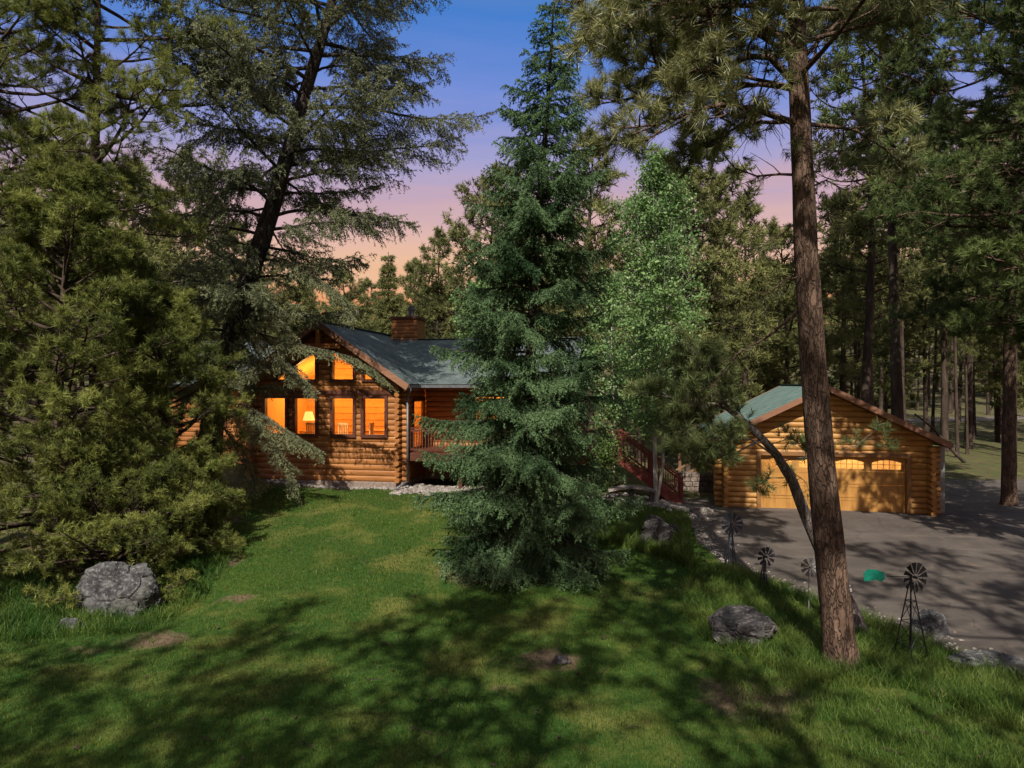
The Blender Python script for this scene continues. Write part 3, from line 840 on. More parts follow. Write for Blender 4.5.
for i in range(ns):
    t = i/ns; u = 11.95+(SU-11.95)*t; w_ = 1.45-(1.45-SW)*(i+1)/ns
    st.box(u, u+.29, .25, 1.55, w_-.045, w_)
for v in (.22, 1.55):
    st.bar((11.95, v, 1.28), (SU, v, SW-.08), .045, .26)
stair = st.build('staircase', M['stairwood'], house)
for v in (.2, 1.6):
    r2 = MB(); rail(r2, (11.95, v, 1.42), (SU, v, SW+.05), (0, .5, 1), step=.16, hgt=.95, balw=.034); r2.build('railing', M['stairwood'], stair)
pst = MB(); pst.box(11.5, 11.68, .1, .28, -.7, 1.1); pst.build('deck_post', M['log_garage'], house)

# furniture seen through the windows
def hp(u, v, w_): return HMat @ Vector((u, v, w_))
tl = empty('table_lamp', hp(-1.16, .9, 2.2), HROT, 'lit table lamp with a bright cone shade in the second gable window from the left', 'lamp')
m_ = MB(); m_.tube((0, 0, .0), (0, 0, .04), .12, n=12); m_.tube((0, 0, .04), (0, 0, .5), .03, n=8); m_.build('lamp_base', M['room_wood'], tl)
m_ = MB(); m_.tube((0, 0, .45), (0, 0, .82), .25, .15, 18, caps=False); m_.build('lamp_shade', M['shade_lit'], tl, smooth=True)
sd_ = empty('side_table', hp(-1.16, .9, 1.45), HROT, 'small wooden table under the lit lamp behind the second gable window', 'table')
m_ = MB(); m_.box(-.3, .3, -.25, .25, .70, .75); m_.build('table_top', M['room_wood'], sd_)
for a in (-1, 1):
    for b in (-1, 1):
        m_ = MB(); m_.box(a*.26-.02, a*.26+.02, b*.21-.02, b*.21+.02, 0, .70); m_.build('leg', M['room_wood'], sd_)
def chair(u, v, rz, label):
    c = empty('dining_chair', hp(u, v, 1.45), HROT+rz, label, 'chair', 'chairs inside the lit room')
    m_ = MB(); m_.box(-.23, .23, -.23, .23, .42, .46); m_.build('seat', M['room_wood'], c)
    m_ = MB(); m_.box(-.23, .23, .2, .24, 1.06, 1.14); m_.box(-.23, .23, .2, .24, .56, .6)
    for k in range(6): m_.box(-.21+k*.078, -.18+k*.078, .205, .235, .6, 1.06)
    m_.build('backrest', M['room_wood'], c)
    for a in (-1, 1):
        for b in (-1, 1):
            m_ = MB(); m_.box(a*.2-.022, a*.2+.022, b*.21-.022, b*.21+.022, 0, .42 if b < 0 else 1.08); m_.build('leg', M['room_wood'], c)
chair(-.72, .45, math.pi, 'slatted chair back below the lit lamp in the second gable window')
chair(.62, .6, math.pi, 'chair at the lower left corner of the third gable window')
chair(1.95, .7, math.pi*.5, 'chair at the lower left corner of the rightmost gable window')
tb = empty('dining_table', hp(1.9, 1.9, 1.45), HROT, 'dining table behind the rightmost lit gable window', 'table')
m_ = MB(); m_.box(-.9, .9, -.5, .5, .71, .76); m_.build('table_top', M['room_wood'], tb)
for a in (-1, 1):
    for b in (-1, 1):
        m_ = MB(); m_.box(a*.8-.04, a*.8+.04, b*.42-.04, b*.42+.04, 0, .71); m_.build('leg', M['room_wood'], tb)
for u, lab in ((-2.05, 'small dark pendant lamp in the leftmost gable window'), (-.72, 'small dark pendant lamp above the table lamp')):
    pn = empty('pendant_lamp', hp(u, .7, 3.25), HROT, lab, 'lamp', 'pendant lamps in the gable windows')
    m_ = MB(); m_.tube((0, 0, 0), (0, 0, .2), .075, .05, 12); m_.build('lamp_shade', M['blackmetal'], pn, smooth=True)
    m_ = MB(); m_.tube((0, 0, .2), (0, 0, 1.9), .008, n=5); m_.build('cord', M['blackmetal'], pn)
cd = empty('chandelier', hp(2.15, 2.0, 2.95), HROT, 'pale branching chandelier in the rightmost gable window', 'lamp')
m_ = MB(); m_.tube((0, 0, -.25), (0, 0, 1.7), .015, n=6); m_.tube((0, 0, -.3), (0, 0, -.1), .06, .03, 10); m_.build('stem', M['white'], cd)
for k in range(6):
    a = k*math.pi/3; m_ = MB(); m_.tube((0, 0, -.2), (.32*math.cos(a), .32*math.sin(a), -.05), .014, n=6); m_.tube((.32*math.cos(a), .32*math.sin(a), -.05), (.32*math.cos(a), .32*math.sin(a), .1), .03, .04, 8)
    m_.build('arm', M['white'], cd)

# ------------------------------------------------------------------ log garage
GZ0 = .36; GROT = math.radians(-12); GO = (11.42, 25.0, GZ0)
gar = empty('log_garage', GO, GROT, 'honey coloured log garage with wide panelled door under a green shingle gable roof', 'garage')
gar.scale = (.885, 1, 1)
GMat = Matrix.Translation(GO) @ Matrix.Rotation(GROT, 4, 'Z')
GS = .444; GR = 4.6; GH = .204
outg = lambda w_: (-min(4.05, (GR-.22-w_)/GS), min(4.05, (GR-.22-w_)/GS))
log_wall(None, -4.05, 4.05, -.02, GR-.26, GH, outg, [(-1, 2.04, lambda w_: (-2.58, 3.18))], depth=.065).build('front_wall', M['log_garage'], gar)
for s in (1, -1):
    log_wall((lambda s: (lambda u, v, w_: (s*(4.05-v*1.0), u, w_)))(s), .11, 8.0, -.02, 2.6, GH).build('side_wall', M['log_garage'], gar)
bw = MB(); bw.prism([(-4, 0), (4, 0), (4, 2.5), (0, 4.3), (-4, 2.5)], 7.9, 8.05); bw.build('back_wall', M['log_garage'], gar)
for s in (1, -1):
    le = MB(); log_ends(le, s*3.93, 0, -.02, 2.45, GH, 0, -1, GH*.5, .42, rng); log_ends(le, s*4.05, .1, -.02, 2.45, GH, s, 0, GH*.5, .30, rng)
    le.build('corner_logs', M['log_garage'], gar)
    le = MB(); log_ends(le, s*3.93, 7.9, -.02, 2.45, GH, 0, 1, GH*.5, .4, rng); le.build('corner_logs', M['log_garage'], gar)
slab('roof', (4.5, -.55, 2.6), (4.5, 8.5, 2.6), (0, 8.5, GR), (0, -.55, GR), .14, M['roof_garage'], gar)
slab('roof', (-4.5, 8.5, 2.6), (-4.5, -.55, 2.6), (0, -.55, GR), (0, 8.5, GR), .14, M['roof_garage'], gar)
rc = MB(); rc.bar((0, -.55, GR+.012), (0, 8.5, GR+.012), .26, .03); rc.build('ridge_cap', M['roof_garage'], gar)
rk = MB()
for s in (1, -1):
    for v in (-.58, 8.53): rk.bar((s*4.54, v, 2.49), (0, v, GR-.09), .05, .2)
    rk.bar((s*4.53, -.55, 2.49), (s*4.53, 8.5, 2.49), .04, .17)
rk.build('fascia', M['fascia'], gar)
sf = MB()
for s in (1, -1):
    a = (s*4.45, 2.43); b = (0, GR-.17)
    sf.add([(a[0], -.53, a[1]), (a[0], -.0, a[1]), (b[0], -.0, b[1]), (b[0], -.53, b[1]), (a[0], -.53, a[1]-.02), (a[0], -.0, a[1]-.02), (b[0], -.0, b[1]-.02), (b[0], -.53, b[1]-.02)],
           [(0, 1, 2, 3), (7, 6, 5, 4), (0, 4, 5, 1), (1, 5, 6, 2), (2, 6, 7, 3), (3, 7, 4, 0)])
sf.build('soffit', M['trim_garage'], gar)
fr = MB(); fr.box(-2.65, -2.49, -.13, .14, -.02, 2.0); fr.box(3.09, 3.25, -.13, .14, -.02, 2.0); fr.box(-2.65, 3.25, -.13, .14, 2.0, 2.15)
fr.build('door_frame', M['trim_garage'], gar, bevel=.008)
gd = MB(); DV0, DV1 = .05, .09; rowh = .49
for r in range(3): gd.box(-2.48, 3.08, DV0, DV1, r*rowh+.004, (r+1)*rowh-.004)
wins = []
for k in range(4):
    a = -2.48+k*1.39
    for r in range(3):
        z0 = r*rowh
        gd.box(a+.02, a+1.37, DV0-.012, DV0-.001, z0+.02, z0+.09); gd.box(a+.02, a+1.37, DV0-.012, DV0-.001, z0+rowh-.09, z0+rowh-.02)
        gd.box(a+.02, a+.11, DV0-.012, DV0-.001, z0+.092, z0+rowh-.092); gd.box(a+1.28, a+1.37, DV0-.012, DV0-.001, z0+.092, z0+rowh-.092)
    x0, x1, z0, z1 = a+.15, a+1.24, 3*rowh+.09, 3*rowh+.42
    pts_arc = [(x0+(x1-x0)*i/10, z1-.10*((i/10-.5)*2)**2) for i in range(11)]
    hole = [(x0, z0), (x1, z0)]+pts_arc[::-1]
    # surround of the arched window
    gd.box(a, a+1.39, DV0-.012, DV1, 3*rowh+.004, z0); gd.box(a, x0, DV0-.012, DV1, z0, 1.99); gd.box(x1, a+1.39, DV0-.012, DV1, z0, 1.99)
    top = [(x0, 1.99), (x1, 1.99)]
    for i in range(10):
        gd.prism([pts_arc[i], pts_arc[i+1], (pts_arc[i+1][0], 1.99), (pts_arc[i][0], 1.99)], DV0-.012, DV1)
    wins.append((x0, x1, z0, z1, hole))
door = gd.build('garage_door', M['door_wood'], gar)
for x0, x1, z0, z1, hole in wins:
    mm = MB()
    for i in range(1, 5): xx = x0+(x1-x0)*i/5; mm.box(xx-.011, xx+.011, DV0+.0, DV0+.022, z0, z1)
    mm.box(x0, x1, DV0+.001, DV0+.02, (z0+z1)/2-.011, (z0+z1)/2+.011)
    wn = mm.build('window', M['door_wood'], door)
gp = MB()
for x0, x1, z0, z1, hole in wins: gp.box(x0-.01, x1+.01, DV0+.024, DV0+.03, z0-.01, z1+.01)
gp.build('pane', M['glass'], door)
sl = MB(); sl.box(-2.48, 3.08, -.12, .3, -.03, .012); sl.build('door_sill', M['white'], gar)
gi = MB(); gi.box(-3.8, 3.8, 3.0, 3.1, 0, 2.5); gi.box(-3.85, -3.75, .2, 3.0, 0, 2.5); gi.box(3.75, 3.85, .2, 3.0, 0, 2.5); gi.box(-3.85, 3.85, .15, 3.1, 2.46, 2.5)
gi.build('room_lining', M['garage_inside'], gar)
lamp((0, 1.8, 2.1), 75, col=(1, .6, .24), name='garage_lamp', mat=GMat); lamp((2.0, 1.8, 2.1), 60, col=(1, .6, .24), name='garage_lamp', mat=GMat)
gt = MB(); gt.bar((4.62, -.5, 2.52), (4.62, 8.5, 2.52), .11, .11); gt.build('gutter', M['gutter'], gar)
ds = MB(); ds.box(4.42, 4.66, .35, .43, 0, 2.38); ds.build('side_panel', M['greydoor'], gar)
ll = MB(); ll.box(-.02, .1, -.16, -.1, 3.62, 3.78); ll.build('flood_light', M['white'], gar)
#PART3
# ------------------------------------------------------------------ trees
def rel(pts, base): return [tuple(p-base) for p in pts]
def grounded(px, py):
    h = hit(px, py); return h
# --- blue spruce in the lawn
def make_spruce():
    T = Tree(11); rng = T.rng
    H = 15.0
    path = [(0, 0, -.3), (.05, 0, 4), (.2, .1, 8), (.55, .2, 12), (.72, .2, H)]
    trunk(T, path, .2, .02, 10)
    zr = [(.15, 1.75), (.9, 2.2), (2.0, 2.5), (3.6, 2.4), (5.2, 2.15), (7.1, 1.88), (9.7, 1.58), (12.2, 1.08), (13.7, .62), (14.6, .26), (15, .06)]
    z = .15; az = 0
    while z < H-.1:
        Rz = np.interp(z, [a for a, _ in zr], [b for _, b in zr])
        nb = 8 if z < 10 else 6
        az += rng.random()
        for k in range(nb):
            az += 6.283/nb+rng.normal()*.16
            ln = Rz*(rng.uniform(.72, 1.2) if rng.random() < .85 else rng.uniform(.45, .7))
            t = z/H
            e0 = -.25+.75*t; e1 = -.34+.55*t; e2 = .05+.45*t
            if z < .8: e0, e1, e2 = .12, -.1, -.05
            zz = z+rng.normal()*.07
            pts = drooped(lerp_path(path, max(.1, zz)), az, ln, e0+rng.normal()*.08, e1+rng.normal()*.08, e2+rng.normal()*.1, rng)
            for p in pts: p.z = max(p.z, .06)
            wd = .30+.42*ln*(.55 if z > 10 else .62)
            spray_branch(T, pts, .010+.009*ln, min(wd, .95), .088, .85*(1-.35*t), ang=.74, inner=.08, keep=.97, tint=.45+rng.normal()*.18, sub=True, puff=.07, roll=rng.normal()*.15)
        z += .36 if z < 1.2 else (.54 if z < 9 else .47)
    return T
base = hit(527, 574); base.y += .3
make_spruce().finish('spruce_tree', 'tall blue-green spruce with drooping layered branches standing in the middle of the lawn', 'tree', base, 'spruce', 'bark_fir', 105, .060, .024, 48)

# --- leaning douglas fir left of the house
def make_fir():
    T = Tree(23); rng = T.rng
    Yf = 25.0
    pp = [(207, 492), (211, 430), (222, 370), (243, 295), (262, 240), (280, 180), (300, 110), (318, 50), (333, 0), (350, -80), (362, -190)]
    w3 = [P(a, b, Yf) for a, b in pp]; b0 = Vector((w3[0].x, Yf, gzf(w3[0].x, Yf)-.2))
    path = rel(w3, b0)
    trunk(T, path, .46, .05, 14)
    H = path[-1][2]; az = 0; n = 100
    for i in range(n):
        t = (i+rng.random())/n
        z = 3.4+(H-3.8)*t
        az += 2.4+rng.normal()*.35
        Rz = np.interp(z, [3, 6, 9, 12, 15, 18, 22, 26], [3.0, 3.8, 4.6, 5.4, 5.8, 5.0, 3.4, .8])
        ln = Rz*rng.uniform(.6, 1.12)
        e0 = -.05+.5*t; e1 = -.12+.3*t; e2 = .1+.3*t
        if z < 7 and math.sin(az) < -.2 and math.cos(az) > -.3: ln *= .6
        pts = drooped(lerp_path(path, z), az, ln, e0+rng.normal()*.12, e1+rng.normal()*.12, e2+rng.normal()*.15, rng, wig=.06)
        # bare inner part, sub-branches carrying flat sprays
        T.wood(pts, [(.02+.011*ln)*(1-.8*k/(len(pts)-1)) for k in range(len(pts))], 5)
        m = int(5+ln*2.5)
        for j in range(m):
            s = .16+.84*(j+rng.random())/m
            p, d = at(pts, min(s, .99)); side = d.cross(Vector((0, 0, 1))).normalized()*(1 if j % 2 else -1)
            l2 = ln*.36*(1.2-.7*s)*rng.uniform(.6, 1.25)+.15
            dd = (d*.75+side*rng.uniform(.45, .95)+Vector((0, 0, rng.uniform(-.25, .2))))
            a2 = math.atan2(dd.y, dd.x); el = math.atan2(dd.z, math.hypot(dd.x, dd.y))
            sp = drooped(p, a2, l2, el, el-.25, el+.05, rng, n=4, wig=.12)
            spray_branch(T, sp, .010, .18+.22*l2, .105, .6, ang=.75, inner=.1, keep=.85, tint=.5+rng.normal()*.17, sub=True, roll=rng.normal()*.7, puff=.4)
    # hanging low boughs in front of the gable and the wall
    boughs = [([(241, 328), (275, 338), (310, 347), (345, 354), (372, 369), (393, 388)], 24.2, .5),
              ([(238, 320), (262, 335), (285, 362), (300, 378), (312, 392)], 23.8, .7),
              ([(246, 290), (268, 300), (283, 325), (286, 350), (280, 368)], 24.0, .55),
              ([(215, 405), (240, 412), (262, 432), (285, 462), (300, 500)], 23.6, .8),
              ([(215, 400), (245, 405), (275, 425), (300, 440), (322, 452)], 23.3, .75),
              ([(214, 415), (232, 440), (246, 470), (262, 488)], 23.4, .7),
              ([(213, 420), (200, 440), (190, 470)], 23.8, .6),
              ([(225, 365), (205, 375), (185, 400), (170, 430)], 23.8, .7),
              ([(228, 350), (215, 352), (195, 360), (175, 372)], 23.4, .8),
              ([(245, 300), (230, 305), (205, 318), (180, 330)], 23.5, .8),
              ([(238, 322), (247, 338), (253, 356), (255, 376)], 23.6, .5),
              ([(232, 335), (243, 348), (246, 366), (240, 384)], 23.2, .5),
              ([(258, 250), (290, 262), (320, 280), (345, 300), (352, 325)], 24.0, .7)]
    for bp, Yb, wd in boughs:
        pts = rel([P(a, b, Yf+(Yb-Yf)*min(1, k/2.5)) for k, (a, b) in enumerate(bp)], b0); pts = [Vector(p) for p in pts]
        fine = [at(pts, k/8)[0] for k in range(9)]
        spray_branch(T, fine, .035, wd, .09, .75, ang=.9, inner=.12, keep=.95, tint=.78, sub=True)
        for j in range(6):
            p, d = at(fine, .35+.6*j/6); side = d.cross(Vector((0, 0, 1))).normalized()*(1 if j % 2 else -1)
            dd = (d*.8+side*.7+Vector((0, 0, -.35)))
            sp = drooped(p, math.atan2(dd.y, dd.x), wd*1.2, -.35, -.6, -.75, rng, n=4)
            spray_branch(T, sp, .012, .3, .085, .6, ang=.85, inner=.08, keep=.95, tint=.78+rng.normal()*.1, sub=True)
    # grey dead twigs along the trunk
    for k in range(46):
        z = rng.uniform(4, 13); az = rng.random()*6.28
        pts = drooped(lerp_path(path, z), az, rng.uniform(.7, 2.0), rng.uniform(-.5, .2), -.5, -.9, rng, n=5, wig=.15)
        T.wood(pts, [.014, .012, .009, .007, .005, .003], 3)
    return T, b0
T, b0 = make_fir()
T.finish('fir_tree', 'tall leaning grey-green fir with a dark trunk and boughs hanging before the house gable', 'tree', b0, 'fir', 'bark_fir', 60, .075, .028, 52)

# --- big ponderosa pine at the right with its long limbs
def make_big_pine():
    T = Tree(31); rng = T.rng
    b0 = hit(843, 664); Yp = b0.y
    pp = [(843, 672), (836, 610), (829, 540), (819, 440), (812, 350), (806, 250), (802, 150), (798, 60), (795, -40), (792, -160), (790, -300)]
    path = rel([P(a, b, Yp) for a, b in pp], b0)
    trunk(T, path, .268, .10, 22, .10, 1.3)
    L = lambda pts, dy: [Vector(q) for q in rel([P(a, b, Yp+dy*k/(len(pts)-1)) for k, (a, b) in enumerate(pts)], b0)]
    limbs = [([(800, 88), (783, 70), (770, 57), (750, 56), (725, 66), (700, 72), (668, 66), (640, 58)], -.8, .075),
             ([(800, 124), (775, 116), (752, 108), (722, 104), (690, 112), (660, 124), (625, 128)], -1.6, .065),
             ([(800, 118), (780, 122), (762, 122), (735, 128), (705, 146), (680, 160)], 1.2, .05),
             ([(800, 60), (785, 40), (768, 28), (740, 18), (700, 14), (660, 20), (615, 26)], -1.0, .07),
             ([(799, 30), (780, 8), (755, -10), (715, -22), (670, -20), (620, -12), (575, 2)], .6, .07),
             ([(800, 90), (780, 86), (760, 84), (720, 88), (680, 98), (640, 96), (600, 104)], .8, .06),
             ([(800, 40), (770, 30), (730, 36), (690, 44), (650, 40), (612, 52)], 1.4, .06),
             ([(799, 20), (770, 4), (720, 6), (680, 2), (640, 6), (590, 18)], -1.8, .06),
             ([(803, 124), (830, 126), (856, 130), (884, 148), (900, 162)], .6, .045),
             ([(802, 60), (820, 40), (840, 20), (862, 10), (880, 16)], .8, .045)]
    for pts, dy, r in limbs:
        Lp = L(pts, dy); ln = sum((Lp[i+1]-Lp[i]).length for i in range(len(Lp)-1))
        pine_limb(T, Lp[0], 0, 0, ln, 0, r, .23, 12 if len(pts) > 5 else 6, pathpts=Lp, tpt=4, subl=.40, inner=.30, tint=.58)
        for j in range(10):     # bare hanging twigs
            p, d = at(Lp, .12+.5*rng.random()); 
            q = drooped(p, rng.random()*6.28, rng.uniform(.5, 1.2), -.3, -.7, -.9, rng, n=4, wig=.25); T.wood(q, [.012, .01, .007, .005, .003], 3)
            if rng.random() < .4: T.twig(q[-1], q[-1]+Vector((rng.normal()*.1, rng.normal()*.1, -.12)), 0, .4)
    for pts, dy, r in [([(803, 175), (780, 174), (757, 176), (735, 168), (722, 152)], .4, .03), ([(806, 215), (780, 235), (755, 250), (740, 280)], .6, .02),
                       ([(809, 300), (786, 322), (764, 339), (740, 352), (722, 372), (712, 392)], .9, .034), ([(808, 275), (785, 280), (760, 300)], -.8, .018),
                       ([(808, 230), (830, 215), (850, 225)], .5, .016), ([(806, 190), (826, 180), (845, 190), (862, 184)], .4, .02)]:
        Lp = L(pts, dy); ln = sum((Lp[i+1]-Lp[i]).length for i in range(len(Lp)-1))
        pine_limb(T, Lp[0], 0, 0, ln, 0, r, .2, 9, dead=True, pathpts=Lp, inner=.15)
        for j in range(4):
            p, d = at(Lp, .3+.65*rng.random()); T.twig(p, p+d*.12+Vector((0, 0, -.1)), 0, .4)
    az = 0
    for i in range(34):
        z = 10.2+6.6*(i/34); az += 2.4
        pine_limb(T, lerp_path(path, z), az, rng.uniform(0, .5), rng.uniform(2, 3.8)*(1.1-.4*i/34), .4, .05, .22, 8, tpt=4, tint=.5+rng.normal()*.1)
    return T, b0
T, b0 = make_big_pine()
T.finish('ponderosa_pine', 'nearest tall pine with a thick reddish-brown trunk and long needle tufts, beside the driveway', 'tree', b0, 'pond', 'bark_pond', 230, .19, .013, 52, up=.1)

# --- small pine leaning out from behind the big trunk
def make_leaner():
    T = Tree(37); rng = T.rng
    b0 = hit(860, 640); Yp = b0.y
    pp = [(866, 644), (852, 612), (838, 585), (821, 550), (807, 518), (792, 480), (775, 452), (754, 430), (730, 410), (702, 388)]
    pts = [Vector(q) for q in rel([P(a, b, Yp+.25) for a, b in pp], b0)]
    T.wood([at(pts, k/20)[0] for k in range(21)], [.165*(1-.72*k/20)*(1.3 if k == 0 else 1) for k in range(21)], 12, .1)
    L = lambda q, dy: [Vector(v) for v in rel([P(a, b, Yp+.25+dy*k/(len(q)-1)) for k, (a, b) in enumerate(q)], b0)]
    lim = [([(772, 454), (752, 440), (730, 436), (705, 440), (680, 445)], -.6), ([(762, 442), (745, 420), (728, 395), (722, 370)], .4), ([(752, 430), (725, 425), (700, 420), (676, 416)], .5),
           ([(740, 420), (722, 398), (700, 370), (690, 345)], -.4), ([(728, 410), (705, 402), (690, 385), (678, 368)], .2), ([(700, 388), (695, 372), (688, 352)], .1),
           ([(760, 440), (738, 452), (718, 462), (700, 464)], .5), ([(778, 462), (800, 458), (830, 455), (855, 446), (876, 430)], .9), ([(776, 464), (790, 470), (806, 482), (812, 500)], .4),
           ([(784, 478), (770, 478), (758, 490)], .1), ([(766, 446), (785, 440), (800, 446)], -.3), ([(742, 424), (720, 440), (700, 452), (680, 452)], -.8), ([(715, 400), (700, 420), (672, 432)], .8),
           ([(722, 404), (690, 402), (664, 396), (640, 392)], -.5), ([(712, 396), (706, 370), (712, 350)], .6)]
    for q, dy in lim:
        Lp = L(q, dy); ln = sum((Lp[i+1]-Lp[i]).length for i in range(len(Lp)-1)); right = q[-1][0] > 755
        pine_limb(T, Lp[0], 0, 0, ln, 0, .022 if not right else .014, .2, 4 if right else 8, pathpts=Lp, tpt=2 if right else 3, subl=.40, inner=.25, tint=.5)
    return T, b0
T, b0 = make_leaner()
T.finish('leaning_pine', 'small pine leaning sharply left from behind the big trunk, in front of the garage', 'tree', b0, 'midpine', 'bark_grey', 230, .17, .012, 50, up=.1)

# --- bushy pines at the left 
cone = lambda t: (1.0-.8*t)**.75*(.75+.25*min(1, t*6+.2))
dome = lambda t: math.sqrt(max(.03, 1-(.15+.8*t)**2.2))*(.85+.15*min(1, t*8))
def plant(T, name, label, px, Y, leaf, bark, dens, L, W, ang, group=None, up=.15):
    x = (px-512)/F*Y
    return T.finish(name, label, 'tree', (x, Y, gzf(x, Y)), leaf, bark, dens, L, W, ang, up, group)
T = make_pine(41, 9.3, 3.5, .05, 104, r0=.2, prof=dome, el=(-.1, .7), curve=.5, tuft=.2, sub=9, tpt=3, subl=.36, inner=.4, dead=30)
plant(T, 'bushy_pine', 'dense olive-yellow bushy pine at the left edge behind the grey boulder', 66, 17.2, 'olive', 'bark_far', 150, .15, .014, 55)
T = make_pine(43, 6.6, 2.5, .08, 85, r0=.13, prof=dome, el=(-.05, .7), curve=.5, tuft=.2, sub=7, tpt=3, subl=.36, inner=.4, dead=8)
plant(T, 'bushy_pine', 'smaller olive bushy pine between the big left bush and the leaning fir', 165, 19.6, 'olive', 'bark_far', 150, .14, .014, 55)
T = make_pine(47, 2.3, 2.3, .02, 70, r0=.07, prof=lambda t: 1-.35*t, el=(.0, 1.1), curve=.4, tuft=.18, sub=7, tpt=3, subl=.36, inner=.4, dead=6)
plant(T, 'juniper_shrub', 'low spreading olive juniper just behind the grey boulder', 118, 16.4, 'olive', 'bark_far', 150, .11, .013, 55)
T = make_pine(48, 1.9, 1.7, .02, 50, r0=.06, prof=lambda t: 1-.35*t, el=(.0, 1.1), curve=.4, tuft=.18, sub=7, tpt=3, subl=.36, inner=.4, dead=6)
plant(T, 'juniper_shrub', 'low olive juniper at the lawn edge under the leaning fir', 185, 18.4, 'olive', 'bark_far', 150, .11, .013, 55)
T = make_pine(53, 19.5, 3.7, .27, 80, r0=.24, el=(-.2, .5), tuft=.24, sub=7, tpt=3, inner=.42)
plant(T, 'ponderosa_pine', 'tall olive-green pine at the upper left with its trunk showing above the bush', 97, 20.0, 'olive', 'bark_far', 190, .17, .0125, 52)
T = make_pine(59, 17, 3.5, .25, 66, r0=.22, el=(-.2, .5), tuft=.24, sub=7, tpt=3, inner=.42)
plant(T, 'ponderosa_pine', 'tall pine cut by the left edge of the photo', -22, 18.0, 'olive', 'bark_far', 190, .17, .0125, 52)

# --- dark pines at the right edge
T = make_pine(61, 23, 5.2, .30, 105, path=[(0, 0, -.3), (.05, 0, 8), (.25, 0, 15), (.2, .2, 23)], r0=.26, el=(-.25, .4), tuft=.25, sub=8, tpt=3, inner=.35, dead=14)
h = hit(1009, 506)
T.finish('pine_tree', 'dark green pine at the right edge standing where the asphalt ends', 'tree', h, 'darkpine', 'bark_pond', 150, .20, .024, 52, .1)
T = make_pine(67, 17, 4.9, .34, 90, r0=.28, el=(-.2, .3), tuft=.25, sub=9, tpt=3, inner=.3)
plant(T, 'pine_tree', 'dark pine reaching in from beyond the right edge, its trunk out of view', 1118, 17.5, 'darkpine', 'bark_pond', 175, .19, .019, 52)

# --- aspens
def make_aspen(seed, H, R, cb, nb, leafn, ls, fork=True):
    T = Tree(seed); rng = T.rng
    path = [(0, 0, -.2), (-.05, 0, H*.2), (.12, .05, H*.45), (-.05, 0, H*.7), (.1, 0, H*.97)]
    trunk(T, path, .085, .012, 9, .05, 1.1)
    if fork:
        pth2 = [(0.02, 0, 0), (.25, -.1, H*.12), (.2, -.1, H*.3), (.55, 0, H*.6)]; T.wood([lerp_path(pth2, H*.6*k/10) for k in range(11)], [.06*(1-.8*k/10) for k in range(11)], 8)
    lp = []; tn = []
    az = 0
    for i in range(nb):
        t = (i+rng.random())/nb; z = H*(cb+(.98-cb)*t); az += 2.4+rng.normal()*.3
        ln = R*(math.sin(math.pi*min(1, .12+.8*t))**.7)*rng.uniform(.55, 1.2)
        pts = limb_points(lerp_path(path, z), az, .35+.5*t, ln, .5, rng, 5, .12)
        T.wood(pts, [.016*(1-.8*k/5) for k in range(6)], 4)
        c0 = .5+rng.normal()*.16
        for j in range(5):
            p, d = at(pts, .3+.68*rng.random()); e = p+Vector(rng.normal(size=3)).normalized()*ln*rng.uniform(.12, .4)
            T.wood([p, e], [.005, .002], 3)
            m = leafn
            for k in range(m):
                lp.append(e+Vector(rng.normal(size=3)*np.array([.17, .17, .14]))); tn.append(c0+rng.normal()*.16)
    lp = np.array([tuple(v) for v in lp]); n = len(lp)
    a = unit(rng.normal(size=(n, 3))+np.array([0, -.3, .4])); b = unit(np.cross(a, rng.normal(size=(n, 3)))); c = np.cross(a, b)
    s = ls*(.6+.7*rng.random(n))[:, None]
    V = np.empty((n, 4, 3), np.float32); V[:, 0] = lp-b*s*.5; V[:, 1] = lp-c*s*.42+b*s*.05; V[:, 2] = lp+b*s*.6; V[:, 3] = lp+c*s*.42+b*s*.05
    return T, V.reshape(-1, 3), np.arange(4*n).reshape(n, 4), np.clip(tn, 0, 1)
def plant_aspen(A, loc, label, leaf='aspen', bark='bark_aspen', name='aspen_tree', cat='tree'):
    T, V, Fq, tn = A; r = empty(name, loc, 0, label, cat)
    np_obj('trunk', T.wv, T.wf, M[bark], r, smooth=True); np_obj('crown', V, Fq, M[leaf], r, tint=tn)
    return r
def gp_(px, Y):
    x = (px-512)/F*Y; return (x, Y, gzf(x, Y))
plant_aspen(make_aspen(71, 12.4, 2.2, .2, 140, 42, .098), gp_(656, 24.9), 'bright green aspen with thin white trunks in front of the red stair railing')
plant_aspen(make_aspen(73, 10.2, 2.0, .3, 60, 24, .16), gp_(476, 43), 'light green aspen rising behind the house roof beside the spruce')
plant_aspen(make_aspen(74, 9.0, 1.6, .2, 50, 24, .13), gp_(612, 31), 'slender green aspen half hidden behind the right side of the spruce')
plant_aspen(make_aspen(75, 2.0, 1.0, .1, 40, 16, .08, False), gp_(603, 25.6), 'bright green shrub by the upper end of the red staircase', 'shrub', 'bark_far', 'garden_shrub', 'shrub')
plant_aspen(make_aspen(76, .9, .55, .1, 22, 12, .06, False), tuple(hit(198, 545)), 'small bright green shrub right of the grey boulder', 'shrub', 'bark_far', 'garden_shrub', 'shrub')

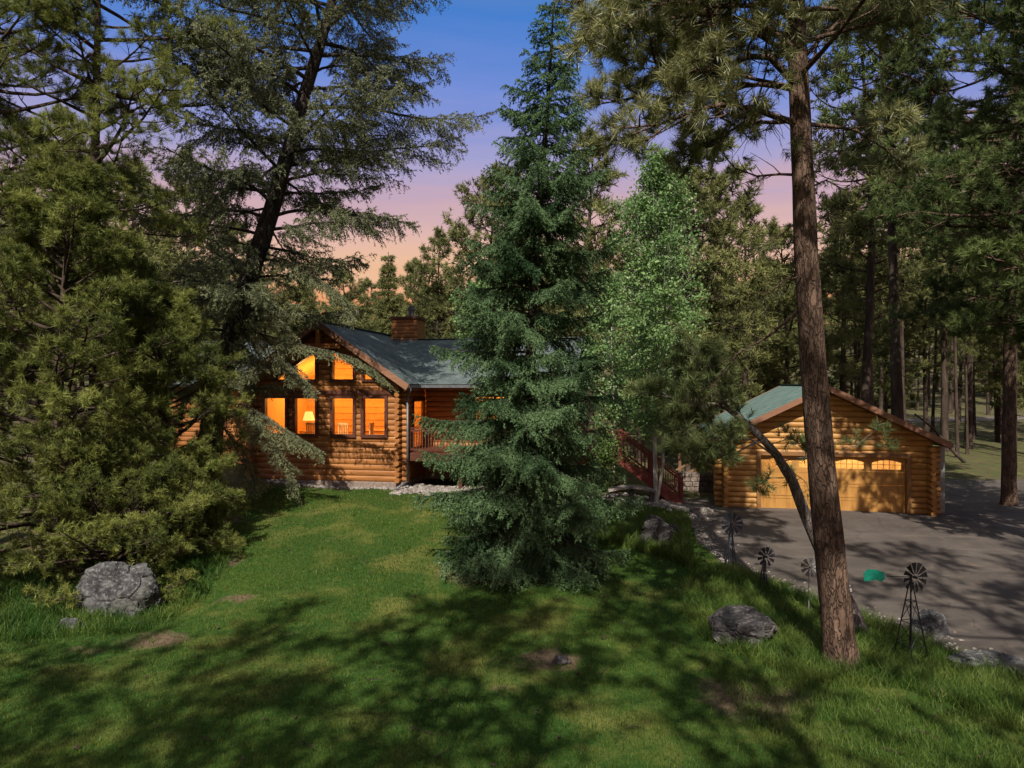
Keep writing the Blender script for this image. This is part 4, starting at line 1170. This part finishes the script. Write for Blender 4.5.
# --- background pines: six shapes, every tree an object of its own
FW = dict(dens=50, L=.26, W=.046, ang=50)
protos = []
for k, (seed, H, R, cb, nl, el, tuft) in enumerate([(81, 15, 2.6, .34, 46, (-.1, .5), .36), (82, 17, 2.4, .48, 40, (-.2, .5), .36), (83, 13, 2.3, .2, 50, (-.1, .6), .36), (84, 18, 2.2, .55, 36, (-.3, .4), .36), (86, 14, 3.2, .22, 58, (-.1, .6), .38)]):
    T = make_pine(seed, H, R, cb, nl, r0=.2, el=el, tuft=tuft, sub=5, tpt=2, inner=.4, n=8, dead=8)
    protos.append((T, H))
def fircone(seed, H, R):
    T = Tree(seed); rng = T.rng; path = [(0, 0, -.3), (0, 0, H*.5), (.05, 0, H)]; trunk(T, path, .18, .02, 8)
    az = 0; z = .6
    while z < H-.2:
        for k in range(7):
            az += .898+rng.normal()*.2; ln = R*(1-z/H)**.75*rng.uniform(.5, 1.2)+.12
            pts = drooped(lerp_path(path, z+rng.normal()*.15), az, ln, .15, -.15, .1, rng, n=4)
            T.wood(pts, [.02, .016, .012, .008, .004], 3)
            m = max(3, int(ln*5))
            for j in range(m):
                p, d = at(pts, (j+.7)/(m+.2)); sd = d.cross(Vector((0, 0, 1))).normalized()
                for s in (-1, 1):
                    q = p+(d*.6+sd*s*.8+Vector((0, 0, -.25))).normalized()*(.2+.35*ln*(1-j/m)); T.twig(p, q, .05, .5+rng.normal()*.15)
        z += .33
    return T
protos.append((fircone(87, 13, 2.1), 13))
T = make_pine(88, 18, 3.3, .36, 19, r0=.13, el=(-.1, .5), tuft=.6, sub=4, tpt=1, inner=.2, n=8, dead=2)  # sparse coarse-tufted crown, shaped to cast dappled shade from out of view
protos.append((T, 18))
roots = {}
def bg(k, x, y, H, rz, label, group, leaf='farpine', zs=None):
    T, H0 = protos[k]
    key = (k, leaf)
    if key not in roots:
        o = T.finish('pine_tree' if k != 5 else 'fir_tree', label, 'tree', (0, 0, 0), leaf, 'bark_far', 26 if k == 6 else FW['dens'], FW['L'], .085 if k == 6 else FW['W'], FW['ang'], .1)
        roots[key] = o
    else:
        o = copy_tree(roots[key])
    if group: o['group'] = group
    elif 'group' in o: del o['group']
    o['label'] = label; o['category'] = 'tree'
    s = H/H0; o.scale = (s if s > .8 else s*1.1, s if s > .8 else s*1.1, s); o.location = (x, y, gzf(x, y)); o.rotation_euler = (0, 0, rz)
    return o
def bgp(k, px, Y, ytop, label, leaf='farpine', rz=None, group=None):
    x = (px-512)/F*Y; H = CAMZ-(ytop-384)/F*Y-gzf(x, Y)
    return bg(k, x, Y, H, px*.37 if rz is None else rz, label, group, leaf)
NEAR = [
 (4, 492, 46, 176, 'round-topped pine just left of the spruce, rising behind the roof'),
 (4, 346, 52, 274, 'round pine top peeping above the roof ridge, far behind the gable'),
 (2, 414, 54, 266, 'small pine top just left of the chimney pipe'),
 (0, 366, 58, 284, 'low distant pine between the grey-green fir and the gable peak'),
 (4, 520, 52, 205, 'dull green pine directly behind the middle of the spruce'),
 (0, 436, 50, 236, 'olive pine behind the chimney'),
 (5, 388, 46, 252, 'pale grey-green pointed fir behind the roof ridge, left of the chimney'),
 (2, 592, 42, 140, 'pine showing past the right side of the spruce, left of the aspen'),
 (4, 708, 36, 148, 'olive pine right behind the bright green aspen'),
 (2, 748, 42, 205, 'pine between the aspen and the big trunk, behind the garage roof'),
 (4, 640, 40, 215, 'dark pine low behind the aspen'),
 (2, 668, 44, 225, 'pine behind the aspen and left of the garage roof'),
 (4, 785, 44, 232, 'pine behind the garage ridge and the big trunk'),
 (2, 842, 46, 200, 'pine just right of the big trunk behind the garage'),
 (0, 190, 38, 160, 'dark pine behind the leaning fir, left of its trunk'),
 (2, 232, 42, 228, 'shorter pine behind the cabin roof, left of the gable'),
 (5, 305, 47, 262, 'dark fir just above the gable peak'),
 (4, 262, 46, 250, 'pine between the fir trunk and the gable peak, far back'),
 (0, 60, 34, 120, 'pine at the back behind the big olive bush'),
 (2, 130, 33, 170, 'pine in the gap between the upper-left trunk and the leaning fir'),
 (0, 872, 40, 140, 'pine with a thick dark trunk behind the right half of the garage roof'),
 (1, 905, 44, 120, 'pine with a tan trunk right of the garage peak'),
 (3, 945, 46, 110, 'tall slim pine above the right end of the garage roof'),
 (1, 968, 48, 130, 'dark trunked pine in the clearing beside the bent pole'),
 (3, 1000, 52, 120, 'slim pine in the clearing left of the right-edge pine'),
 (1, 1032, 44, 90, 'pine cut by the right edge behind the clearing'),
 (0, 688, 33.5, 190, 'reddish trunked pine between the stairs and the garage'),
 (1, 702, 35, 170, 'second reddish trunk beside the left wall of the garage'),
]
for k, px, Y, yt, lab in NEAR: bgp(k, px, Y, yt, lab)
bgp(3, 900, 31, -90, 'tall dark pine close behind the right half of the garage, under the right-edge crowns', 'darkpine')
bgp(1, 862, 37, 10, 'tall pine just right of the big trunk with its top against the sky', 'farpine')
bgp(1, 858, 50, 210, 'rust-brown dying pine behind the garage', 'deadtree')
# the far forest
rs = np.random.default_rng(5); pts = []; tries = 0
def topmin(px):
    return np.interp(px, [-300, 150, 270, 330, 460, 520, 600, 720, 800, 1400], [200, 215, 285, 292, 285, 235, 240, 268, 258, 240])
while len(pts) < 215 and tries < 20000:
    tries += 1
    Y = 50+110*rs.random()**1.3; px = rs.uniform(-60, 1090)
    if px < 620 and rs.random() < .35: continue
    x = (px-512)/F*Y
    if 900 < px < 1100 and Y < 78 and rs.random() < .35: continue
    if abs(Y-(66+5)) < 5 and x > 17: continue
    if any((x-a)**2+(Y-b)**2 < 5.0 for a, b in pts): continue
    pts.append((x, Y))
    yt = topmin(px)+rs.uniform(0, 45)
    H = min(max(CAMZ-(yt-384)/F*Y-gzf(x, Y), 6), 24)
    k = int(rs.choice([0, 1, 0, 3, 2, 2, 4, 5])) if px > 600 else int(rs.choice([0, 2, 4, 5, 1]))
    right = px > 600
    bg(k, x, Y, H, rs.random()*6.28, 'slim pine in the far forest beyond the garage and driveway' if right else 'distant pine in the far forest beyond the cabin roof',
       'far pines beyond the garage' if right else 'far pines beyond the cabin')
for i in range(34):
    Y = rs.uniform(40, 92); px = rs.uniform(845, 1060)
    x = (px-512)/F*Y
    if any((x-a)**2+(Y-b)**2 < 3.0 for a, b in pts) or abs(Y-66) < 4: continue
    pts.append((x, Y)); yt = rs.uniform(170, 275); H = CAMZ-(yt-384)/F*Y-gzf(x, Y)
    o = bg(int(rs.choice([1, 3, 3])), x, Y, H, rs.random()*6.28, 'slim pine in the far forest beyond the garage and driveway', 'far pines beyond the garage')
    o.scale = (.72*o.scale.x, .72*o.scale.y, o.scale.z)
# bent dead pole in the clearing
T = Tree(91)
a, b_ = P(915, 414, 40), P(967, 460, 40); b_.z = gzf(b_.x, b_.y)-.1
ctr = b_.copy(); T.wood([Vector(v) for v in rel([b_, b_.lerp(a, .3)+Vector((-.1, 0, .1)), b_.lerp(a, .65)+Vector((0, 0, .22)), a], ctr)], [.1, .085, .07, .045], 8, .1)
for k in range(6):
    q = Vector(rel([b_.lerp(a, .3+.1*k)], ctr)[0]); T.wood([q, q+Vector(T.rng.normal(size=3)*.5)], [.02, .006], 3)
dp = np_obj('dead_trunk', T.wv, T.wf, M['bark_far'], None, smooth=True); dp.location = ctr
tag(dp, 'bare bent dead trunk slanting across the clearing right of the garage', 'dead tree')
# unseen pines placed behind the viewpoint so their crowns shade lawn and driveway
for (x, y, H, k, rz) in [(-5.6, -2.5, 14.5, 6, 1), (-9.5, 0.5, 13, 6, 2), (2.6, -3.5, 23, 6, .3), (-1.6, -6.0, 25, 6, 4), (7.0, -3.2, 16, 6, 3), (11.5, 0.5, 17, 6, 1.4), (-13, 4.5, 12, 6, .6), (8.6, 1.2, 20, 6, 5), (11.2, -3.5, 22, 6, 3.3), (15.5, 1, 19, 6, .2), (13.2, -4.5, 26, 6, 1), (-7.2, -4.2, 20, 6, 2.6), (-3.0, -2.8, 21, 6, 3.6), (14.5, 5.5, 15, 6, 2.2), (18.5, 9, 15, 6, .4), (12.3, 7.0, 11, 6, 4.4)]:
    bg(k, x, y, H, rz, 'unseen tall pine placed behind the viewpoint to shade the lawn', 'unseen pines behind the viewpoint', 'farpine')

# ------------------------------------------------------------------ rocks
def rock(name, label, px, py, wpx, hpx, seed, mat='rock', depth=.8, cat='boulder', group=None, flat=0):
    b = hit(px, py); w_ = wpx/F*b.y; h_ = hpx/F*b.y
    bm = bmesh.new(); bmesh.ops.create_icosphere(bm, subdivisions=6 if wpx > 60 else 5, radius=1)
    off = Vector((seed*3.1, seed*1.7, seed*.9))
    rr = random.Random(seed); planes = []
    for _ in range(11):
        n = Vector((rr.gauss(0, 1), rr.gauss(0, 1), rr.gauss(0, .8))).normalized(); planes.append((n, rr.uniform(.62, .95)))
    for v in bm.verts:
        c = v.co.copy()
        for n, d in planes:
            k = c.dot(n)
            if k > d: c -= n*(k-d)*.88
        c *= 1+.22*mnoise.noise(c*1.3+off)+.10*mnoise.noise(c*3.4+off)+.045*mnoise.noise(c*8+off)+.02*mnoise.noise(c*19+off)
        vd = mnoise.voronoi(c*1.7+off)[0]; e = vd[1]-vd[0]; c *= 1-.085*math.exp(-(e/.05)**2)+.05*(mnoise.cell(c*2.1+off)-.5)*0
        v.co = Vector((c.x*w_*.56, c.y*w_*.5*depth, c.z*h_*.80+h_*.22))
    me = bpy.data.meshes.new(name); bm.to_mesh(me); bm.free(); me.materials.append(M[mat])
    o = bpy.data.objects.new(name, me); C.objects.link(o); o.location = b; o.rotation_euler = (0, 0, 0)
    return tag(o, label, cat, group)
rock('boulder', 'big pale grey boulder with a cleft in the tall grass at the left', 124, 608, 74, 46, 3)
rock('boulder', 'dark flat-topped boulder in the grass between the small windmills and the lawn', 744, 638, 72, 31, 5, 'rock_dark', .9)
rock('boulder', 'dark rough boulder beside the spruce near the driveway bend', 655, 546, 36, 30, 7, 'rock_dark')
rock('rock', 'pale rock behind the legs of the large windmill', 927, 636, 40, 26, 9, 'rock', cat='rock')
rock('rock', 'long low pale stone edging the driveway at the lower right', 985, 666, 84, 13, 12, 'rock', .35, 'rock')
rock('rock', 'small pale rock partly buried in the bare patch of the lawn', 562, 664, 17, 8, 15, 'rock_dark', cat='rock')
rock('rock', 'small grey stone at the lower left among grass by the boulder', 70, 628, 20, 10, 16, 'rock', cat='rock')
rock('rock', 'grey stone right of the dark boulder at the driveway bend', 672, 538, 18, 13, 17, 'rock_dark', cat='rock')
rock('rock', 'small stone in the gravel bed under the red stairs', 700, 514, 22, 8, 18, 'pebble', cat='rock')
rock('tree_stump', 'small dark stump at the lawn edge below the leaning fir', 213, 528, 14, 18, 21, 'rock_dark', cat='stump')
# slab bench on stones near the stair foot
bs = hit(632, 501)
sb = empty('stone_bench', bs, -.12, 'low bench with a pale curved slab over dark supports beside the red stairs', 'bench')
m_ = MB()
n = 10
for i in range(n):
    t0, t1 = i/n, (i+1)/n; x0, x1 = -.85+1.7*t0, -.85+1.7*t1; z0, z1 = .34+.14*math.sin(math.pi*t0), .34+.14*math.sin(math.pi*t1)
    m_.add([(x0, -.28, z0), (x1, -.28, z1), (x1, .28, z1), (x0, .28, z0), (x0, -.28, z0+.07), (x1, -.28, z1+.07), (x1, .28, z1+.07), (x0, .28, z0+.07)], [(0, 3, 2, 1), (4, 5, 6, 7), (0, 1, 5, 4), (2, 3, 7, 6)]+([(3, 0, 4, 7)] if i == 0 else [])+([(1, 2, 6, 5)] if i == n-1 else []))
m_.build('seat', M['pebble'], sb)
for x in (-.7, 0, .7):
    m_ = MB(); m_.box(x-.07, x+.07, -.2, .2, -.1, .36 if x else .47); m_.build('leg', M['rock_dark'], sb)
# pebbles along the deck
rp = random.Random(8); PV = []; PF = []
def pebbles(n, fx):
    for _ in range(n):
        c = fx(); r = rp.uniform(.05, .12)
        bm = bmesh.new(); bmesh.ops.create_icosphere(bm, subdivisions=1, radius=r)
        k = len(PV); s = (rp.uniform(.8, 1.4), rp.uniform(.8, 1.3), rp.uniform(.5, .8))
        z = gzf(c[0], c[1])+r*.25
        PV.extend((v.co.x*s[0]+c[0], v.co.y*s[1]+c[1], v.co.z*s[2]+z) for v in bm.verts)
        PF.extend(tuple(v.index+k for v in f_.verts) for f_ in bm.faces); bm.free()
def strip(u0, u1, v0, v1):
    def f_():
        p = HMat @ Vector((rp.uniform(u0, u1), rp.gauss((v0+v1)/2, (v1-v0)/3), 0)); return (p.x, p.y)
    return f_
pebbles(1500, strip(3.3, 14.3, -1.05, .5)); pebbles(500, strip(10.5, 14.8, -1.5, -.3)); pebbles(120, strip(-3.3, 3.5, -.5, -.2))
tag(np_obj('river_pebbles', PV, PF, M['pebble'], smooth=True), 'pale river pebbles spread along the foot of the deck', 'pebbles', kind='stuff')
# loose gravel along the driveway edge
PV2, PF2 = PV, PF
PV = []; PF = []
def edge_():
    y = rp.uniform(ey[0], 27); return (dr_left(y)+rp.gauss(.12, .16), y)
_g = pebbles.__globals__; _u = rp.uniform
class _R:
    def uniform(s, a, b): return _u(.018, .045) if (a, b) == (.05, .12) else _u(a, b)
_g['rp'], _keep = _R(), rp
_e = edge_
def _edge():
    y = _keep.uniform(ey[0], 27); return (dr_left(y)+abs(_keep.gauss(0, .35)), y)
pebbles(900, _edge)
_g['rp'] = _keep
PVg, PFg = PV, PF
tag(np_obj('driveway_gravel', [(a, b, c+.03) for a, b, c in PVg], PFg, M['pebble'], smooth=True), 'loose gravel strewn along the driveway edge', 'gravel', kind='stuff')
# fallen twigs and cones on the lawn
tw = MB(); rt = random.Random(12)
for _ in range(170):
    y = 8.2+17*rt.random()**1.4; x = rt.uniform(-1, 1)*(.74*y)
    if in_drive(np.array([x]), np.array([y]))[0]: continue
    q = HMat.inverted() @ Vector((x, y, 0))
    if q.y > -.5 and abs(q.x-5) < 9.6: continue
    z = gzf(x, y)+.045; a = rt.random()*6.28
    if rt.random() < .45:
        l_ = rt.uniform(.12, .45); e = Vector((x+l_*math.cos(a), y+l_*math.sin(a), z+rt.uniform(0, .03))); tw.tube((x, y, z), e, .008, .004, 4)
        if l_ > .25: tw.tube(Vector((x, y, z)).lerp(e, .5), Vector((x, y, z)).lerp(e, .5)+Vector((math.cos(a+.7)*.12, math.sin(a+.7)*.12, .02)), .005, .002, 4)
    else:
        d = Vector((math.cos(a), math.sin(a), .2)).normalized(); r_ = rt.uniform(.018, .027); p = Vector((x, y, z))
        tw.tube(p, p+d*r_*1.3, r_*.55, r_, 6); tw.tube(p+d*r_*1.3, p+d*r_*3, r_, r_*.2, 6)
tag(tw.build('fallen_twigs', M['bark_far']), 'fallen twigs and pine cones lying on the lawn', 'twigs', kind='stuff')
# stacked-stone retaining wall between the stairs and the garage
rwv = empty('retaining_wall', gp_(700, 29.5), -.15, 'low stacked reddish stone retaining wall between the stairs and the garage', 'wall')
m_ = MB(); rr = random.Random(3)
for r in range(4):
    x = -1.1+.1*(r % 2)
    while x < 1.0:
        w_ = rr.uniform(.2, .42); d = rr.uniform(-.04, .04); m_.box(x, x+w_-.015, -.2+d+r*.03, .25, r*.2, r*.2+.19); x += w_
m_.build('stones', M['wallstone'], rwv, bevel=.03)
# timber frame beside the garage
pf = empty('timber_stair', gp_(697, 30.6), -.2, 'small weathered timber stair with posts and a slanting rail left of the garage', 'stairs')
for x, h_ in ((-.75, 2.1), (-.1, 2.4), (.35, 2.4)):
    m_ = MB(); m_.tube((x, 0, -.1), (x, 0, h_), .085, .075, 10); m_.build('post', M['postwood'], pf)
m_ = MB(); m_.bar((-.9, -.02, .75), (.4, -.02, 1.5), .06, .09); m_.bar((-.9, -.02, .35), (.4, -.02, 1.1), .06, .09); m_.build('rail', M['postwood'], pf)
for i in range(5):
    m_ = MB(); m_.box(-.85+i*.26, -.55+i*.26, 0, .9, .12+i*.16, .17+i*.16); m_.build('tread', M['postwood'], pf)

# ------------------------------------------------------------------ garden windmills
def windmill(label, px, pybase, pyhub, rpx, mat, yaw, nb=10, legs=4, spread=.16, vane=None, tail=.0, group='garden windmills along the driveway', name='garden_windmill', dy=0.0, twist=.5):
    b = hit(px, pybase); b.y += dy; b.z = gzf(b.x, b.y)
    s = b.y/F; hh = (CAMZ-(pyhub-384)*s)-b.z; r = rpx*s
    o = empty(name, b, yaw, label, 'windmill', group)
    if legs == 1:
        m_ = MB(); m_.tube((0, 0, -.1), (0, 0, hh), .011, .008, 8); m_.build('pole', M[mat], o)
    else:
        top = hh-.10
        for k in range(legs):
            a = math.pi/4+2*math.pi*k/legs
            m_ = MB(); m_.tube((spread*math.cos(a), spread*math.sin(a), -.08), (.022*math.cos(a), .022*math.sin(a), top), .014, .011, 6); m_.build('leg', M[mat], o)
        m_ = MB()
        for t in (.22, .5, .76):
            rr_ = spread+(0.022-spread)*t
            for k in range(legs):
                a, a2 = math.pi/4+2*math.pi*k/legs, math.pi/4+2*math.pi*(k+1)/legs
                p, q = Vector((rr_*math.cos(a), rr_*math.sin(a), top*t)), Vector((rr_*math.cos(a2), rr_*math.sin(a2), top*t)); m_.tube(p, q, .007, n=5)
                if t < .7:
                    r3 = spread+(.022-spread)*(t+.25); m_.tube(p, Vector((r3*math.cos(a2), r3*math.sin(a2), top*(t+.25))), .006, n=5)
        m_.tube((0, 0, top-.05), (0, 0, hh+.03), .025, .02, 8)
        m_.build('brace', M[mat], o)
    # wheel facing local -Y
    wh = MB(); wh.tube((0, -.07, hh), (0, -.13, hh), .03, .022, 10)
    for k in range(nb):
        a = 2*math.pi*k/nb+.12; ca, sa = math.cos(a), math.sin(a); wa = math.pi/nb*.62
        pts = []
        for rr_, wv_ in ((.24*r, wa*.6), (r, wa)):
            for sgn in (-1, 1):
                aa = a+sgn*wv_; tw = sgn*rr_*wv_*twist
                pts.append((rr_*math.cos(aa), -.10+tw*.5, hh+rr_*math.sin(aa)))
        vs = [pts[0], pts[1], pts[3], pts[2]]
        vs += [(x, y+.004, z) for x, y, z in vs]
        wh.add(vs, [(0, 1, 2, 3), (7, 6, 5, 4), (0, 4, 5, 1), (1, 5, 6, 2), (2, 6, 7, 3), (3, 7, 4, 0)])
    for rr_ in (.62*r, ):
        for k in range(24):
            a, a2 = 2*math.pi*k/24, 2*math.pi*(k+1)/24; wh.tube((rr_*math.cos(a), -.1, hh+rr_*math.sin(a)), (rr_*math.cos(a2), -.1, hh+rr_*math.sin(a2)), .005, n=4, caps=False)
    wh.build('wheel', M[mat], o)
    return o, hh, r
windmill('blue-grey ten-bladed garden windmill on a tapering frame at the driveway bend', 731, 568, 523, 11, 'bluemetal', .0, 11)
windmill('short dark garden windmill, low in the grass between two taller ones', 764, 590, 556, 10, 'bluemetal', .25, 10, spread=.10)
windmill('pale flower-shaped pinwheel on a single thin pole left of the big trunk', 809, 618, 566, 9.5, 'palemetal', -.1, 9, legs=1)
windmill('pale pinwheel half hidden by the right edge of the big trunk', 855, 625, 590, 9, 'palemetal', .2, 9, legs=1, dy=.6)
o, hh, r = windmill('largest dark garden windmill with a teal tail vane, nearest the camera', 911, 662, 576, 15, 'blackmetal', .3, 12, spread=.30)
lv = Matrix.Rotation(-.3, 4, 'Z')
td = lv.to_3x3() @ Vector((-1, .12, 0)).normalized()
m_ = MB(); m_.tube((0, -.08, hh), td*.42+Vector((0, 0, hh-.02)), .007, n=5); m_.build('tail_boom', M['blackmetal'], o)
u_ = td; th_ = Vector((-td.y, td.x, 0))*.006
m_ = MB(); poly = [(.42, -.07), (.55, -.10), (.80, -.10), (.80, .10), (.72, .12), (.60, .07), (.42, .06)]
poly = [(.44, -.03), (.50, -.09), (.62, -.06), (.80, -.10), (.82, .05), (.74, .13), (.58, .12), (.46, .08)]
vs = [tuple(u_*a+Vector((0, 0, hh-.03+b))-th_) for a, b in poly]+[tuple(u_*a+Vector((0, 0, hh-.03+b))+th_) for a, b in poly]
k = len(poly); m_.add(vs, [tuple(range(k)), tuple(range(2*k-1, k-1, -1))]+[(i, (i+1) % k, k+(i+1) % k, k+i) for i in range(k)])
m_.build('tail_vane', M['teal'], o)

# ------------------------------------------------------------------ grass
def grass(name, label, n, sampler, hgt, wid, mat, seed, lean=.45, bend=False, tintf=None):
    g = np.random.default_rng(seed)
    X, Y = sampler(g, n); n = len(X); Z = gz(X, Y)-.01
    az = g.random(n)*6.283; ln = lean*g.random(n)
    d = unit(np.c_[np.cos(az)*ln, np.sin(az)*ln, np.ones(n)])
    fy = np.clip(Y/12, .8, 2.2)
    hp_ = hgt*(.5+g.random(n)); wp = wid*fy*(.6+.8*g.random(n))
    pos = np.c_[X, Y, Z]
    fa = g.random(n)*6.283
    side = np.c_[np.cos(fa), np.sin(fa), np.zeros(n)]*(wp[:, None]/2)
    t = tintf(X, Y, g) if tintf is not None else .45+g.normal(size=n)*.2
    if not bend:
        V = np.empty((n, 3, 3), np.float32); V[:, 0] = pos-side; V[:, 1] = pos+side; V[:, 2] = pos+d*hp_[:, None]
        o = np_obj(name, V.reshape(-1, 3), np.arange(3*n).reshape(n, 3), M[mat], tint=np.clip(t, 0, 1))
    else:
        mid = pos+d*(hp_*.55)[:, None]; tip = mid+unit(d+np.c_[np.cos(az)*.7, np.sin(az)*.7, -np.zeros(n)])*(hp_*.5)[:, None]
        V = np.empty((n, 5, 3), np.float32); V[:, 0] = pos-side; V[:, 1] = pos+side; V[:, 2] = mid+side*.7; V[:, 3] = mid-side*.7; V[:, 4] = tip
        b_ = np.arange(n)[:, None]*5
        tri_ = np.concatenate([b_+[0, 1, 2], b_+[0, 2, 3], b_+[3, 2, 4]], axis=1).reshape(-1, 3)
        o = np_obj(name, V.reshape(-1, 3), tri_, M[mat], tint=np.repeat(np.clip(t, 0, 1), 3))
    return tag(o, label, 'grass', kind='stuff')
def patch(X, Y):     # slow variation of the lawn: dry and lush patches
    return (np.sin(X*.8+1.3*np.sin(Y*.5))+np.sin(Y*.9+X*.35+2)+np.sin(X*2.3-Y*1.7)*.6)/2.6
def lawn_s(g, n):
    # uniform over the picture's wedge, denser near the camera
    Y = 7.6+20.4*g.random(n)**1.35; X = (g.random(n)*2-1)*(.78*Y+.5)
    lw_, di = lawn_dirt(X, Y)
    ok = (~in_drive(X, Y)) & (g.random(n) < lw_*(1-.9*di))
    p = HMat.inverted()
    R = np.array(p.to_3x3()); t = np.array(p.translation)
    L = np.c_[X, Y, np.zeros(n)] @ R.T + t
    ok &= ~((L[:, 1] > -.55) & (np.abs(L[:, 0]-5) < 9.6))
    return X[ok], Y[ok]
grass('lawn_grass', 'short mown green lawn with dry patches', 620000, lawn_s, .062, .0095, 'lawnblade', 1, 1.0, False, lambda X, Y, g: .42+.28*patch(X, Y)+g.normal(size=len(X))*.26)
def weed_s(g, n):
    k = n//16; Y = 8+18*g.random(k)**1.3; X = (g.random(k)*2-1)*(.78*Y+.3); X = np.repeat(X, 16)+g.normal(size=k*16)*.05; Y = np.repeat(Y, 16)+g.normal(size=k*16)*.05
    lw_, di = lawn_dirt(X, Y); L = np.c_[X, Y, 0*X] @ np.array(HMat.inverted().to_3x3()).T+np.array(HMat.inverted().translation)
    ok = (~in_drive(X, Y)) & (lw_ > .6) & ~((L[:, 1] > -.6) & (np.abs(L[:, 0]-5) < 9.6)); return X[ok], Y[ok]
grass('lawn_weeds', 'scattered darker weed tufts in the mown lawn', 26000, weed_s, .075, .02, 'tallblade', 9, 1.2, False, lambda X, Y, g: .3+.35*g.random(len(X)))
def in_poly(px, py, poly):
    ins = np.zeros(len(px), bool); j = len(poly)-1
    for i in range(len(poly)):
        xi, yi = poly[i]; xj, yj = poly[j]
        c = ((yi > py) != (yj > py)) & (px < (xj-xi)*(py-yi)/(yj-yi+1e-9)+xi); ins ^= c; j = i
    return ins
def gpoly(pxpts): return [(hit(a, b).x, hit(a, b).y) for a, b in pxpts]
def clumped(poly, cl):
    poly = gpoly(poly)
    xs_ = [a for a, _ in poly]; ys_ = [b for _, b in poly]
    def s(g, n):
        k = int(n/cl); cx = g.uniform(min(xs_), max(xs_), k); cy = g.uniform(min(ys_), max(ys_), k)
        X = np.repeat(cx, cl)+g.normal(size=k*cl)*.09; Y = np.repeat(cy, cl)+g.normal(size=k*cl)*.09
        ok = in_poly(X, Y, poly) & ~in_drive(X-.12, Y)
        return X[ok], Y[ok]
    return s
grass('tall_grass', 'tall unmown bright grass around the windmills and big trunk', 60000,
      clumped([(690, 575), (735, 570), (800, 595), (880, 622), (950, 655), (1024, 680), (1100, 720), (1060, 760), (985, 720), (900, 690), (820, 690), (745, 660), (700, 640), (680, 600)], 9), .26, .010, 'tallblade', 2, .85, True, lambda X, Y, g: .5+.25*np.sin(X*2.3+Y*3)+g.normal(size=len(X))*.25)
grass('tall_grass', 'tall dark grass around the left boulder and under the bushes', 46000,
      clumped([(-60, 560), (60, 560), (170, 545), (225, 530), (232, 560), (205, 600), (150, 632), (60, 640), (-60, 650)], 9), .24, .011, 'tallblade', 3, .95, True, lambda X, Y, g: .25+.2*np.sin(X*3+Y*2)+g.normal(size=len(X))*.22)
grass('tall_grass', 'tall grass between the spruce, dark boulder and gravel bed', 26000,
      clumped([(585, 520), (640, 512), (690, 520), (688, 545), (700, 575), (670, 560), (640, 552), (600, 545)], 12), .32, .013, 'tallblade', 4, .5, True)
grass('tall_grass', 'scattered weedy grass at the lower right of the lawn', 15000,
      clumped([(700, 660), (850, 690), (1024, 720), (1100, 790), (900, 800), (760, 740)], 9), .14, .010, 'tallblade', 5, .7, True)
def far_s(g, n):
    Y = 31+40*g.random(n); X = g.uniform(10, 50, n)
    lw_, di = lawn_dirt(X, Y); ok = (g.random(n) < lw_*1.2)
    return X[ok], Y[ok]
